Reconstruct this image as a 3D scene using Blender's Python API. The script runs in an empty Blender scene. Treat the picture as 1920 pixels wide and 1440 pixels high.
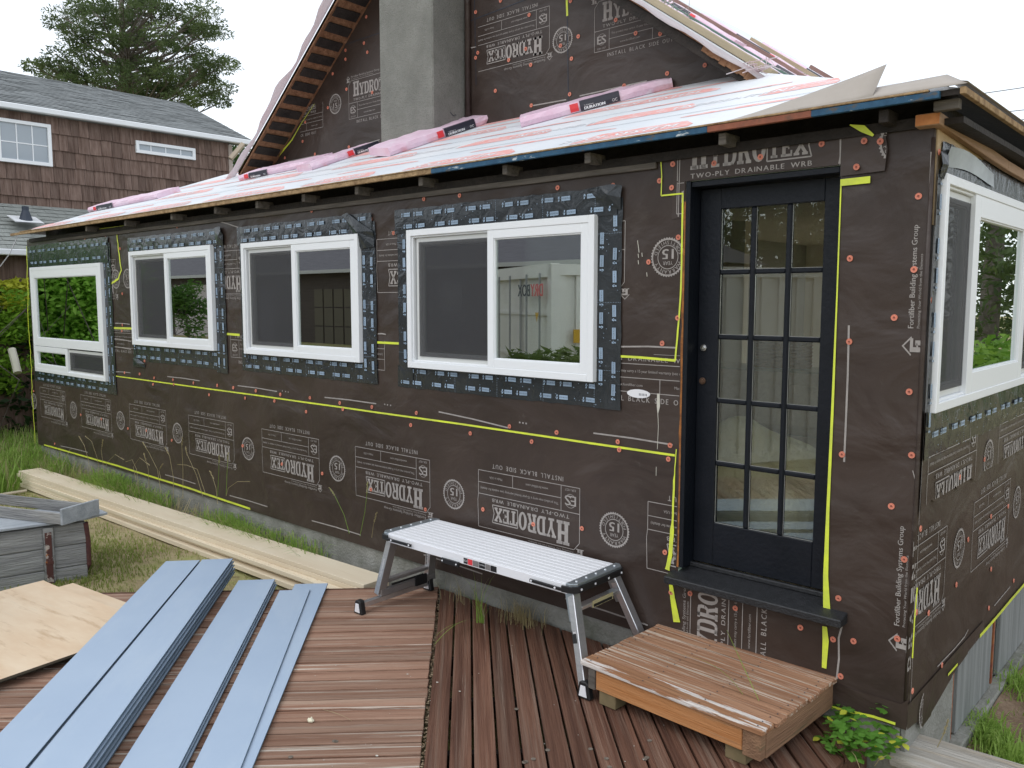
import bpy, bmesh, math, random
import numpy as np
from mathutils import Matrix, Vector
random.seed(7); rng = np.random.default_rng(7)
S = bpy.context.scene
COL = S.collection
R = math.radians

# ---------------------------------------------------------------- camera
F = 1570.0
PITCH = math.atan(157.0 / F)
YAW = math.atan(F / (1750.0 * math.cos(PITCH)))
CAM = Vector((1.092, -3.85, 1.98))
FW = Vector((-math.sin(YAW) * math.cos(PITCH), math.cos(YAW) * math.cos(PITCH), -math.sin(PITCH)))
RT = Vector((math.cos(YAW), math.sin(YAW), 0)); UP = RT.cross(FW)
cd = bpy.data.cameras.new('camera'); cam = bpy.data.objects.new('camera', cd); COL.objects.link(cam)
cd.sensor_width = 36; cd.lens = F / 1920 * 36; cd.clip_start = 0.05; cd.clip_end = 600
cam.matrix_world = Matrix(((RT.x, UP.x, -FW.x, CAM.x), (RT.y, UP.y, -FW.y, CAM.y), (RT.z, UP.z, -FW.z, CAM.z), (0, 0, 0, 1)))
S.camera = cam
S.render.resolution_x = 1024; S.render.resolution_y = 768

# ---------------------------------------------------------------- sky, sun, exposure (overcast)
w = bpy.data.worlds.new('World'); S.world = w; w.use_nodes = True
nt = w.node_tree; nt.nodes.clear()
sky = nt.nodes.new('ShaderNodeTexSky'); sky.sky_type = 'NISHITA'; sky.sun_disc = False
sky.sun_elevation = R(52); sky.sun_rotation = R(150)
b1 = nt.nodes.new('ShaderNodeBackground'); b1.inputs[1].default_value = 0.05
nt.links.new(sky.outputs[0], b1.inputs[0])
b2 = nt.nodes.new('ShaderNodeBackground'); b2.inputs[0].default_value = (0.94, 0.97, 1.0, 1); b2.inputs[1].default_value = 1.12
ad = nt.nodes.new('ShaderNodeAddShader'); wo = nt.nodes.new('ShaderNodeOutputWorld')
nt.links.new(b1.outputs[0], ad.inputs[0]); nt.links.new(b2.outputs[0], ad.inputs[1]); nt.links.new(ad.outputs[0], wo.inputs[0])
sl = bpy.data.lights.new('sun', 'SUN'); sl.energy = 0.75; sl.angle = R(35); sl.color = (1, 0.97, 0.93)
so = bpy.data.objects.new('sun', sl); COL.objects.link(so)
so.rotation_euler = (R(40), R(8), R(-25))
S.view_settings.view_transform = 'Standard'; S.view_settings.look = 'None'
S.view_settings.exposure = 0.0; S.view_settings.gamma = 1.0; S.view_settings.use_curve_mapping = False

# ---------------------------------------------------------------- helpers
def ray(x, y): return FW + RT * ((x - 960) / F) + UP * ((720 - y) / F)
def hit(x, y, p, n):
    """point of the photograph's line of sight on a real plane of the place"""
    n = Vector(n); d = ray(x, y); return CAM + d * ((Vector(p) - CAM).dot(n) / d.dot(n))
def Wp(x, y, off=0): return hit(x, y, (0, off, 0), (0, 1, 0))
def Zp(x, y, z=0): return hit(x, y, (0, 0, z), (0, 0, 1))
def Xp(x, y, off=0): return hit(x, y, (off, 0, 0), (1, 0, 0))

class MB:
    def __init__(s): s.v = []; s.f = []; s.m = []
    def face(s, pts, m=0):
        n = len(s.v); s.v += [tuple(p) for p in pts]; s.f.append(tuple(range(n, n + len(pts)))); s.m.append(m); return s
    def box(s, a, b, m=0, M=None):
        x0, y0, z0 = a; x1, y1, z1 = b
        c = [Vector(p) for p in ((x0,y0,z0),(x1,y0,z0),(x1,y1,z0),(x0,y1,z0),(x0,y0,z1),(x1,y0,z1),(x1,y1,z1),(x0,y1,z1))]
        if M is not None: c = [M @ p for p in c]
        n = len(s.v); s.v += [tuple(p) for p in c]
        for q in ((0,3,2,1),(4,5,6,7),(0,1,5,4),(1,2,6,5),(2,3,7,6),(3,0,4,7)):
            s.f.append(tuple(n + i for i in q)); s.m.append(m)
        return s
    def prism(s, poly, z0, z1, m=0, M=None):
        k = len(poly); n = len(s.v)
        c = [Vector((p[0], p[1], z0)) for p in poly] + [Vector((p[0], p[1], z1)) for p in poly]
        if M is not None: c = [M @ p for p in c]
        s.v += [tuple(p) for p in c]
        s.f.append(tuple(n + i for i in reversed(range(k)))); s.m.append(m)
        s.f.append(tuple(n + k + i for i in range(k))); s.m.append(m)
        for i in range(k):
            j = (i + 1) % k; s.f.append((n + i, n + j, n + k + j, n + k + i)); s.m.append(m)
        return s
    def poly(s, pts, z=0, m=0):
        return s.face([(p[0], p[1], z) for p in pts], m)
    def tube(s, pts, r, m=0, seg=6, cap=True):
        pts = [Vector(p) for p in pts]; k = len(pts); rr = r if isinstance(r, (list, tuple)) else [r] * k
        n0 = len(s.v)
        for i, p in enumerate(pts):
            t = (pts[min(i + 1, k - 1)] - pts[max(i - 1, 0)]).normalized()
            a = Vector((0, 0, 1)) if abs(t.z) < 0.9 else Vector((1, 0, 0))
            u = t.cross(a).normalized(); v = t.cross(u)
            for j in range(seg):
                an = 2 * math.pi * j / seg
                s.v.append(tuple(p + (u * math.cos(an) + v * math.sin(an)) * rr[i]))
        for i in range(k - 1):
            for j in range(seg):
                a = n0 + i * seg + j; b = n0 + i * seg + (j + 1) % seg
                s.f.append((a, b, b + seg, a + seg)); s.m.append(m)
        if cap:
            s.f.append(tuple(n0 + j for j in reversed(range(seg)))); s.m.append(m)
            s.f.append(tuple(n0 + (k - 1) * seg + j for j in range(seg))); s.m.append(m)
        return s
    def ribbon(s, pts, wd, z=0, m=0):
        """flat strip in local xy"""
        k = len(pts); ww = wd if isinstance(wd, (list, tuple)) else [wd] * k
        L = []; Q = []
        for i, p in enumerate(pts):
            a = pts[max(i - 1, 0)]; b = pts[min(i + 1, k - 1)]
            dx, dy = b[0] - a[0], b[1] - a[1]; l = math.hypot(dx, dy) or 1
            nx, ny = -dy / l * ww[i] / 2, dx / l * ww[i] / 2
            L.append((p[0] + nx, p[1] + ny)); Q.append((p[0] - nx, p[1] - ny))
        for i in range(k - 1):
            s.face([(Q[i][0], Q[i][1], z), (Q[i+1][0], Q[i+1][1], z), (L[i+1][0], L[i+1][1], z), (L[i][0], L[i][1], z)], m)
        return s
    def add(s, vf, M=None, m=0):
        vs, fs = vf; n = len(s.v)
        s.v += [tuple(M @ Vector(p)) if M is not None else tuple(p) for p in vs]
        s.f += [tuple(n + i for i in q) for q in fs]; s.m += [m] * len(fs); return s
    def mesh(s, name, mats, smooth=False):
        me = bpy.data.meshes.new(name); me.from_pydata(s.v, [], s.f)
        mats = mats if isinstance(mats, (list, tuple)) else [mats]
        for a in mats: me.materials.append(a)
        if len(mats) > 1: me.polygons.foreach_set('material_index', s.m)
        if smooth: me.polygons.foreach_set('use_smooth', [True] * len(s.f))
        me.update(); return me
    def build(s, name, mats, parent=None, M=None, bevel=0, smooth=False):
        o = link(name, s.mesh(name, mats, smooth), parent, M)
        if bevel: bev(o, bevel)
        return o

def build_split(mb, name, mats, parent=None, M=None):
    """one object per connected piece of the mesh builder"""
    par = list(range(len(mb.f)))
    def find(i):
        while par[i] != i: par[i] = par[par[i]]; i = par[i]
        return i
    own = {}
    for i, q in enumerate(mb.f):
        for j in q:
            k = tuple(round(c, 4) for c in mb.v[j])
            if k in own: par[find(i)] = find(own[k])
            else: own[k] = i
    gr = {}
    for i in range(len(mb.f)): gr.setdefault(find(i), []).append(i)
    for ids in gr.values():
        o = MB()
        for i in ids: o.face([mb.v[j] for j in mb.f[i]], 0)
        o.build(name, mats, parent, M)
def link(name, me, parent=None, M=None):
    o = bpy.data.objects.new(name, me); COL.objects.link(o)
    if parent: o.parent = parent
    if M is not None: o.matrix_basis = M
    return o
def bev(o, wd, seg=1):
    b = o.modifiers.new('b', 'BEVEL'); b.width = wd; b.segments = seg; b.limit_method = 'ANGLE'; b.angle_limit = R(40)
def thing(name, label, cat, M=None, group=None):
    o = bpy.data.objects.new(name, None); COL.objects.link(o)
    if M is not None: o.matrix_basis = M
    return tag(o, label, cat, group)
def tag(o, label, cat=None, group=None, kind=None):
    if label: o['label'] = label
    if cat: o['category'] = cat
    if group: o['group'] = group
    if kind: o['kind'] = kind
    return o
def frame(o, u, v):
    u = Vector(u).normalized(); v = Vector(v); v = (v - u * v.dot(u)).normalized(); n = u.cross(v); o = Vector(o)
    return Matrix(((u.x, v.x, n.x, o.x), (u.y, v.y, n.y, o.y), (u.z, v.z, n.z, o.z), (0, 0, 0, 1)))
def MF(x=0, z=0, off=0): return frame((x, -off, z), (1, 0, 0), (0, 0, 1))     # front wall: local x right, y up, z outwards
def MR(y=0, z=0, off=0): return frame((off, y, z), (0, 1, 0), (0, 0, 1))      # side wall
def T(x=0, y=0, z=0): return Matrix.Translation((x, y, z))
def RZ(a): return Matrix.Rotation(a, 4, 'Z')

# ---------------------------------------------------------------- materials
def mat(name, col, rough=0.6, spec=0.4, metal=0, n1=None, c2=None, bump=0, bscale=60, stretch=(1, 1, 1), rnd=0.0, nscale=4, ndet=6, lo=0.35, hi=0.65, extra=None, coat=0, sub=None):
    m = bpy.data.materials.new(name); m.use_nodes = True; t = m.node_tree; N = t.nodes; L = t.links
    p = N['Principled BSDF']; p.inputs['Roughness'].default_value = rough; p.inputs['Specular IOR Level'].default_value = spec; p.inputs['Metallic'].default_value = metal
    if coat: p.inputs['Coat Weight'].default_value = coat; p.inputs['Coat Roughness'].default_value = 0.25
    tc = N.new('ShaderNodeTexCoord'); oi = N.new('ShaderNodeObjectInfo')
    va = N.new('ShaderNodeVectorMath'); va.operation = 'MULTIPLY_ADD'; va.inputs[1].default_value = stretch
    cb = N.new('ShaderNodeCombineXYZ'); mu = N.new('ShaderNodeMath'); mu.operation = 'MULTIPLY'; mu.inputs[1].default_value = 37.0
    L.new(oi.outputs['Random'], mu.inputs[0]); 
    for i in range(3): L.new(mu.outputs[0], cb.inputs[i])
    L.new(tc.outputs['Object'], va.inputs[0]); L.new(cb.outputs[0], va.inputs[2])
    col4 = (*col, 1); src = None
    if c2 is not None:
        no = N.new('ShaderNodeTexNoise'); no.inputs['Scale'].default_value = nscale; no.inputs['Detail'].default_value = ndet; no.inputs['Roughness'].default_value = 0.62
        L.new(va.outputs[0], no.inputs['Vector'])
        cr = N.new('ShaderNodeValToRGB'); cr.color_ramp.elements[0].position = lo; cr.color_ramp.elements[1].position = hi
        cr.color_ramp.elements[0].color = col4; cr.color_ramp.elements[1].color = (*c2, 1)
        if n1:
            for pos, c in n1: e = cr.color_ramp.elements.new(pos); e.color = (*c, 1)
        L.new(no.outputs['Fac'], cr.inputs[0]); src = cr.outputs[0]
    else:
        rg = N.new('ShaderNodeRGB'); rg.outputs[0].default_value = col4; src = rg.outputs[0]
    if extra: src = extra(t, src, va.outputs[0], tc)
    if rnd:
        hs = N.new('ShaderNodeHueSaturation'); mr = N.new('ShaderNodeMapRange'); mr.inputs[3].default_value = 1 - rnd; mr.inputs[4].default_value = 1 + rnd
        L.new(oi.outputs['Random'], mr.inputs[0]); L.new(mr.outputs[0], hs.inputs['Value']); L.new(src, hs.inputs['Color']); src = hs.outputs[0]
    L.new(src, p.inputs['Base Color'])
    if bump:
        nb = N.new('ShaderNodeTexNoise'); nb.inputs['Scale'].default_value = bscale; nb.inputs['Detail'].default_value = 5
        L.new(va.outputs[0], nb.inputs['Vector']); bu = N.new('ShaderNodeBump'); bu.inputs['Strength'].default_value = bump; bu.inputs['Distance'].default_value = 0.02
        L.new(nb.outputs['Fac'], bu.inputs['Height']); L.new(bu.outputs[0], p.inputs['Normal'])
    return m

def blotch(c, scale, lo, hi, st=(1, 1, 1)):
    """second stain / wear layer"""
    def f(t, src, vec, tc):
        N = t.nodes; L = t.links
        mp = N.new('ShaderNodeMapping'); mp.inputs['Scale'].default_value = st; mp.inputs['Location'].default_value = (3.1, 1.7, 9.2)
        no = N.new('ShaderNodeTexNoise'); no.inputs['Scale'].default_value = scale; no.inputs['Detail'].default_value = 8; no.inputs['Roughness'].default_value = 0.7
        L.new(vec, mp.inputs[0]); L.new(mp.outputs[0], no.inputs['Vector'])
        mr = N.new('ShaderNodeMapRange'); mr.inputs[1].default_value = lo; mr.inputs[2].default_value = hi; L.new(no.outputs['Fac'], mr.inputs[0])
        mx = N.new('ShaderNodeMix'); mx.data_type = 'RGBA'; L.new(mr.outputs[0], mx.inputs[0]); L.new(src, mx.inputs[6]); mx.inputs[7].default_value = (*c, 1)
        return mx.outputs[2]
    return f
def chain(*fs):
    def f(t, src, vec, tc):
        for g in fs: src = g(t, src, vec, tc)
        return src
    return f

def wrap_mat():
    m = mat('black building wrap', (0.036, 0.0245, 0.020), 0.42, 0.38, c2=(0.056, 0.039, 0.032), nscale=1.2, extra=chain(blotch((0.075, 0.060, 0.052), 2.3, 0.55, 0.8, (1, 1, 2.5)), blotch((0.10, 0.088, 0.078), 7, 0.66, 0.82, (1, 1, 1.6))))
    t = m.node_tree; N = t.nodes; L = t.links; p = N['Principled BSDF']; tc = N.new('ShaderNodeTexCoord')
    def nz(sc, st, rough=0.5, dist=0.0):
        mp = N.new('ShaderNodeMapping'); mp.inputs['Scale'].default_value = st; L.new(tc.outputs['Object'], mp.inputs[0])
        n = N.new('ShaderNodeTexNoise'); n.inputs['Scale'].default_value = sc; n.inputs['Detail'].default_value = 4; n.inputs['Roughness'].default_value = rough; n.inputs['Distortion'].default_value = dist
        L.new(mp.outputs[0], n.inputs['Vector']); return n.outputs['Fac']
    a = nz(2.2, (1, 1, 1.5), 0.4, 0.6); b = nz(6, (1, 1, 2.0), 0.45, 0.5); c = nz(260, (1, 1, 1))
    b1 = N.new('ShaderNodeBump'); b1.inputs['Strength'].default_value = 0.5; b1.inputs['Distance'].default_value = 0.085; L.new(a, b1.inputs['Height'])
    b2 = N.new('ShaderNodeBump'); b2.inputs['Strength'].default_value = 0.13; b2.inputs['Distance'].default_value = 0.012; L.new(b, b2.inputs['Height']); L.new(b1.outputs[0], b2.inputs['Normal'])
    b3 = N.new('ShaderNodeBump'); b3.inputs['Strength'].default_value = 0.25; b3.inputs['Distance'].default_value = 0.002; L.new(c, b3.inputs['Height']); L.new(b2.outputs[0], b3.inputs['Normal'])
    L.new(b3.outputs[0], p.inputs['Normal'])
    return m

def tape_mat():
    m = mat('slate flashing tape', (0.017, 0.021, 0.025), 0.24, 0.6, c2=(0.028, 0.033, 0.038), nscale=3)
    t = m.node_tree; N = t.nodes; L = t.links; p = N['Principled BSDF']; tc = N.new('ShaderNodeTexCoord')
    n = N.new('ShaderNodeTexNoise'); n.inputs['Scale'].default_value = 7; n.inputs['Detail'].default_value = 3; n.inputs['Distortion'].default_value = 1.2; L.new(tc.outputs['Object'], n.inputs['Vector'])
    v = N.new('ShaderNodeTexNoise'); v.inputs['Scale'].default_value = 26; v.inputs['Detail'].default_value = 2; v.inputs['Distortion'].default_value = 1.5; L.new(tc.outputs['Object'], v.inputs['Vector'])
    b1 = N.new('ShaderNodeBump'); b1.inputs['Strength'].default_value = 0.45; b1.inputs['Distance'].default_value = 0.022; L.new(n.outputs['Fac'], b1.inputs['Height'])
    b2 = N.new('ShaderNodeBump'); b2.inputs['Strength'].default_value = 0.35; b2.inputs['Distance'].default_value = 0.003; L.new(v.outputs['Fac'], b2.inputs['Height']); L.new(b1.outputs[0], b2.inputs['Normal'])
    L.new(b2.outputs[0], p.inputs['Normal']); return m

def glass_mat(name, refl, tint):
    m = bpy.data.materials.new(name); m.use_nodes = True; t = m.node_tree; N = t.nodes; L = t.links; N.remove(N['Principled BSDF'])
    g = N.new('ShaderNodeBsdfGlossy'); g.inputs['Roughness'].default_value = 0.0; g.inputs['Color'].default_value = (0.92, 0.97, 0.95, 1)
    tr = N.new('ShaderNodeBsdfTransparent'); tr.inputs['Color'].default_value = (*tint, 1)
    fr = N.new('ShaderNodeFresnel'); fr.inputs['IOR'].default_value = 1.5
    a = N.new('ShaderNodeMath'); a.operation = 'MULTIPLY_ADD'; a.inputs[1].default_value = 1.2; a.inputs[2].default_value = refl; a.use_clamp = True; L.new(fr.outputs[0], a.inputs[0])
    mx = N.new('ShaderNodeMixShader'); L.new(a.outputs[0], mx.inputs[0]); L.new(tr.outputs[0], mx.inputs[1]); L.new(g.outputs[0], mx.inputs[2])
    L.new(mx.outputs[0], N['Material Output'].inputs[0]); return m
def screen_mat():
    m = bpy.data.materials.new('insect screen mesh'); m.use_nodes = True; t = m.node_tree; N = t.nodes; L = t.links; p = N['Principled BSDF']
    p.inputs['Base Color'].default_value = (0.055, 0.055, 0.06, 1); p.inputs['Roughness'].default_value = 0.7
    tr = N.new('ShaderNodeBsdfTransparent'); mx = N.new('ShaderNodeMixShader'); mx.inputs[0].default_value = 0.50
    L.new(tr.outputs[0], mx.inputs[1]); L.new(p.outputs[0], mx.inputs[2]); L.new(mx.outputs[0], N['Material Output'].inputs[0]); return m
def leaf_mat(name, c1, c2, c3=None):
    m = mat(name, c1, 0.5, 0.3, c2=c2, nscale=1.3, ndet=4, lo=0.3, hi=0.7, n1=[(0.55, c3)] if c3 else None)
    t = m.node_tree; N = t.nodes; L = t.links; p = N['Principled BSDF']
    tl = N.new('ShaderNodeBsdfTranslucent'); mx = N.new('ShaderNodeMixShader'); mx.inputs[0].default_value = 0.45
    L.new(p.inputs['Base Color'].links[0].from_socket, tl.inputs[0]); L.new(p.outputs[0], mx.inputs[1]); L.new(tl.outputs[0], mx.inputs[2])
    L.new(mx.outputs[0], N['Material Output'].inputs[0]); return m

M_ = {}
M_['wrap'] = wrap_mat(); M_['tape'] = tape_mat()
M_['print'] = mat('grey printing ink', (0.37, 0.34, 0.32), 0.6, 0.3, c2=(0.29, 0.265, 0.25), nscale=18)
M_['seam'] = mat('yellow wrap edge', (0.72, 0.82, 0.06), 0.5, 0.4, c2=(0.55, 0.62, 0.08), nscale=9)
M_['label'] = mat('pale blue tape print', (0.30, 0.40, 0.52), 0.4, 0.5, rnd=0.12)
M_['ink'] = mat('dark ink', (0.03, 0.04, 0.06), 0.5)
M_['cap'] = mat('coral plastic cap', (0.62, 0.21, 0.14), 0.45, 0.4, rnd=0.12)
M_['capd'] = mat('nail head', (0.25, 0.07, 0.05), 0.4)
M_['vinyl'] = mat('white vinyl', (0.80, 0.82, 0.84), 0.35, 0.5)
M_['vinyl2'] = mat('light grey sash vinyl', (0.62, 0.63, 0.62), 0.4, 0.5)  # light grey vinyl of the screened sash frames
M_['glass'] = glass_mat('window glass', 0.42, (0.62, 0.72, 0.66))
M_['dglass'] = glass_mat('door glass', 0.03, (0.97, 0.98, 0.95))
M_['screen'] = screen_mat()
M_['doorp'] = mat('blue black door paint', (0.004, 0.006, 0.010), 0.45, 0.28, c2=(0.007, 0.009, 0.014), nscale=5, bump=0.12, bscale=45)
M_['sillp'] = mat('black sill paint', (0.011, 0.012, 0.014), 0.5, 0.5, c2=(0.02, 0.021, 0.024), nscale=30, bump=0.3, bscale=120)
M_['conc'] = mat('foundation concrete', (0.20, 0.20, 0.175), 0.9, 0.2, c2=(0.31, 0.31, 0.285), nscale=5, bump=0.5, bscale=60, extra=blotch((0.10, 0.11, 0.07), 3.2, 0.52, 0.75))
M_['stucco'] = mat('chimney render', (0.215, 0.215, 0.195), 0.95, 0.15, c2=(0.28, 0.28, 0.255), nscale=4, bump=0.8, bscale=140, extra=blotch((0.16, 0.16, 0.145), 60, 0.5, 0.75))
M_['conc2'] = mat('grooved concrete', (0.16, 0.17, 0.165), 0.9, 0.2, c2=(0.27, 0.28, 0.275), nscale=14, stretch=(1, 1.2, 0.06), bump=0.6, bscale=30)
M_['osb'] = mat('strand board', (0.30, 0.165, 0.095), 0.85, 0.2, c2=(0.17, 0.085, 0.045), nscale=22, bump=0.5, bscale=60, stretch=(1, 1, 1.0), extra=blotch((0.42, 0.24, 0.14), 30, 0.58, 0.72))
M_['osbedge'] = mat('weathered board edge', (0.42, 0.29, 0.16), 0.85, 0.2, c2=(0.22, 0.14, 0.075), nscale=16, bump=0.5, bscale=50)
M_['blue'] = mat('blue sealed edge', (0.018, 0.065, 0.125), 0.6, 0.3, c2=(0.03, 0.10, 0.18), nscale=20, extra=chain(blotch((0.10, 0.085, 0.07), 12, 0.56, 0.64, (1, 1, 2)), blotch((0.45, 0.5, 0.52), 9, 0.60, 0.64, (1, 1, 4))))
M_['orange'] = mat('orange sealed edge', (0.30, 0.105, 0.06), 0.7, 0.3, c2=(0.22, 0.08, 0.05), nscale=20, extra=blotch((0.12, 0.07, 0.05), 14, 0.55, 0.75))
M_['darkw'] = mat('old black painted wood', (0.018, 0.015, 0.013), 0.75, 0.3, c2=(0.035, 0.028, 0.024), nscale=10, bump=0.4, bscale=40)
M_['greyw'] = mat('old grey timber', (0.17, 0.15, 0.13), 0.85, 0.2, c2=(0.09, 0.08, 0.07), nscale=8, stretch=(0.3, 4, 4), bump=0.4, bscale=20)
M_['lumber'] = mat('planed lumber', (0.42, 0.27, 0.17), 0.7, 0.3, c2=(0.33, 0.20, 0.12), nscale=6, stretch=(6, 0.5, 6), bump=0.2, bscale=20)
M_['cutend'] = mat('fresh orange end grain', (0.62, 0.26, 0.09), 0.7, 0.3, c2=(0.48, 0.18, 0.06), nscale=20)
M_['plywall'] = mat('bare plywood wall sheathing', (0.50, 0.36, 0.20), 0.75, 0.3, c2=(0.60, 0.45, 0.28), nscale=4, stretch=(1, 1, 4), extra=blotch((0.35, 0.23, 0.12), 3, 0.6, 0.75))
M_['memb'] = mat('white roofing underlay', (0.66, 0.70, 0.74), 0.42, 0.45, c2=(0.74, 0.76, 0.78), nscale=2, bump=0.25, bscale=5, extra=blotch((0.70, 0.50, 0.50), 2.5, 0.60, 0.80, (1, 6, 6)))
M_['mred'] = mat('red underlay print', (0.78, 0.30, 0.26), 0.5, 0.4, c2=(0.74, 0.46, 0.44), nscale=8, stretch=(1, 3, 3), lo=0.4, hi=0.65, extra=blotch((0.72, 0.70, 0.72), 14, 0.52, 0.60, (1, 2, 2)))
M_['paper'] = mat('grey tan roofing paper', (0.36, 0.32, 0.28), 0.6, 0.4, c2=(0.41, 0.37, 0.33), nscale=3)
M_['pink'] = mat('pink plastic wrapping', (0.74, 0.50, 0.62), 0.35, 0.5, c2=(0.80, 0.62, 0.73), nscale=5, bump=0.5, bscale=14, extra=blotch((0.80, 0.70, 0.76), 9, 0.58, 0.7))
M_['pinkd'] = mat('dark package band', (0.03, 0.03, 0.045), 0.35, 0.5)
M_['white'] = mat('white print', (0.75, 0.75, 0.77), 0.5)
M_['redlogo'] = mat('red logo print', (0.70, 0.05, 0.06), 0.4)
M_['reveal'] = mat('window jamb liner', (0.42, 0.55, 0.44), 0.6)
M_['dry'] = mat('interior plaster', (0.80, 0.77, 0.69), 0.9, 0.1, c2=(0.75, 0.72, 0.64), nscale=1.5)
M_['floor'] = mat('interior floor boards', (0.42, 0.33, 0.24), 0.5)
# ---------------------------------------------------------------- lettering
_tx = {}
def text_vf(s, size, res=2):
    k = (s, round(size, 4))
    if k in _tx: return _tx[k]
    c = bpy.data.curves.new('t', 'FONT'); c.body = s; c.size = size; c.resolution_u = res; c.fill_mode = 'FRONT'
    o = bpy.data.objects.new('t', c); me = bpy.data.meshes.new_from_object(o)
    vs = [tuple(v.co) for v in me.vertices]; fs = [tuple(p.vertices) for p in me.polygons]
    bpy.data.objects.remove(o); bpy.data.meshes.remove(me); bpy.data.curves.remove(c)
    _tx[k] = (vs, fs); return _tx[k]
def fit_text(mb, s, x0, x1, y0, y1, m=0, z=0, rot=None, track=None, bold=0.0):
    """text filling the box x0..x1, y0..y1 (cap height)"""
    if track:
        n = len(s); vs, fs = [], []; x = 0
        for ch in s:
            if ch == ' ': x += 0.38 + track; continue
            v, f = text_vf(ch, 1.0)
            if not v: continue
            w0 = min(p[0] for p in v); w1 = max(p[0] for p in v); k = len(vs)
            vs += [(p[0] - w0 + x, p[1], 0) for p in v]; fs += [tuple(k + i for i in q) for q in f]; x += (w1 - w0) + track
        h = 0.73
    else:
        vs, fs = text_vf(s, 1.0); h = 0.73
    if not vs: return
    a = min(p[0] for p in vs); b = max(p[0] for p in vs)
    out = [(x0 + (p[0] - a) / (b - a) * (x1 - x0), y0 + p[1] / h * (y1 - y0), z) for p in vs]
    mb.add((out, fs), rot, m)
    if bold:
        for dx in (-bold, bold): mb.add(([(p[0] + dx, p[1], z + 0.00005 * (1 if dx > 0 else 2)) for p in out], fs), rot, m)

def slab(ch):
    """condensed slab-serif capital in a unit box: convex polygons"""
    R4 = lambda a, b, c, d: [(a, b), (c, b), (c, d), (a, d)]
    s = 0.30; e = 0.13
    if ch == 'H': return [R4(.10,0,.38,1), R4(.62,0,.90,1), R4(0,0,.47,e), R4(0,1-e,.47,1), R4(.53,0,1,e), R4(.53,1-e,1,1), R4(.38,.43,.62,.57)]
    if ch == 'Y': return [R4(.36,e,.64,.5), R4(.2,0,.8,e), R4(0,1-e,.45,1), R4(.6,1-e,1,1), [(.08,1-e),(.36,1-e),(.6,.42),(.38,.42)], [(.72,1-e),(.88,1-e),(.64,.42),(.5,.5)]]
    if ch == 'D': return [R4(.1,0,.38,1), R4(0,0,.6,e), R4(0,1-e,.6,1), [(.6,0),(.8,.03),(.6,.13)], [(.6,0),(.78,.02),(.93,.16),(1,.35),(.72,.35),(.68,.2),(.6,.13)], R4(.72,.35,1,.65), [(.72,.65),(1,.65),(.93,.84),(.78,.98),(.6,1),(.6,.87),(.68,.8)]]
    if ch == 'R': return [R4(.1,0,.38,1), R4(0,0,.47,e), R4(0,1-e,.62,1), R4(.38,.44,.62,.56), [(.62,.44),(.8,.5),(.94,.62),(.7,.66),(.62,.56)], R4(.70,.66,.95,.82), [(.70,.82),(.95,.82),(.86,.97),(.62,1),(.62,.87)], [(.5,.44),(.76,.47),(.92,e),(.66,e)], R4(.62,0,1,e)]
    if ch == 'O':
        o = []; n = 16
        for i in range(n):
            a, b = 2*math.pi*i/n, 2*math.pi*(i+1)/n
            o.append([(.5+.5*math.cos(a), .5+.5*math.sin(a)), (.5+.5*math.cos(b), .5+.5*math.sin(b)), (.5+.2*math.cos(b), .5+.37*math.sin(b)), (.5+.2*math.cos(a), .5+.37*math.sin(a))])
        return o
    if ch == 'T': return [R4(.35,0,.65,1), R4(.22,0,.78,e), R4(0,1-e,1,1), R4(0,.72,.14,1), R4(.86,.72,1,1)]
    if ch == 'E': return [R4(.1,0,.4,1), R4(0,0,.95,e), R4(0,1-e,.95,1), R4(.8,0,.95,.3), R4(.8,.7,.95,1), R4(.4,.44,.7,.56), R4(.6,.36,.7,.64)]
    if ch == 'X': return [R4(0,0,.4,e), R4(.6,0,1,e), R4(0,1-e,.4,1), R4(.6,1-e,1,1), [(.06,e),(.32,e),(.94,1-e),(.68,1-e)], [(.06,1-e),(.68,e),(.94,e),(.32,1-e)]]
def logo(mb, x, y, s, rot=None):
    P = lambda pts: mb.face([tuple((rot @ Vector((x + a*s, y + b*s, 0))) if rot is not None else (x + a*s, y + b*s, 0)) for a, b in pts])
    for q in ([(0,.55),(.5,1),(.5,.9),(.08,.52)], [(.5,1),(1,.55),(.92,.52),(.5,.9)], [(.2,0),(.45,0),(.45,.6),(.2,.6)], [(.45,.45),(.9,.45),(.9,.6),(.45,.6)], [(.55,0),(.8,0),(.8,.35),(.55,.35)], [(.05,0),(.95,0),(.95,.08),(.05,.08)], [(.45,.2),(.65,.25),(.65,.32),(.45,.28)]): P(q)

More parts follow.
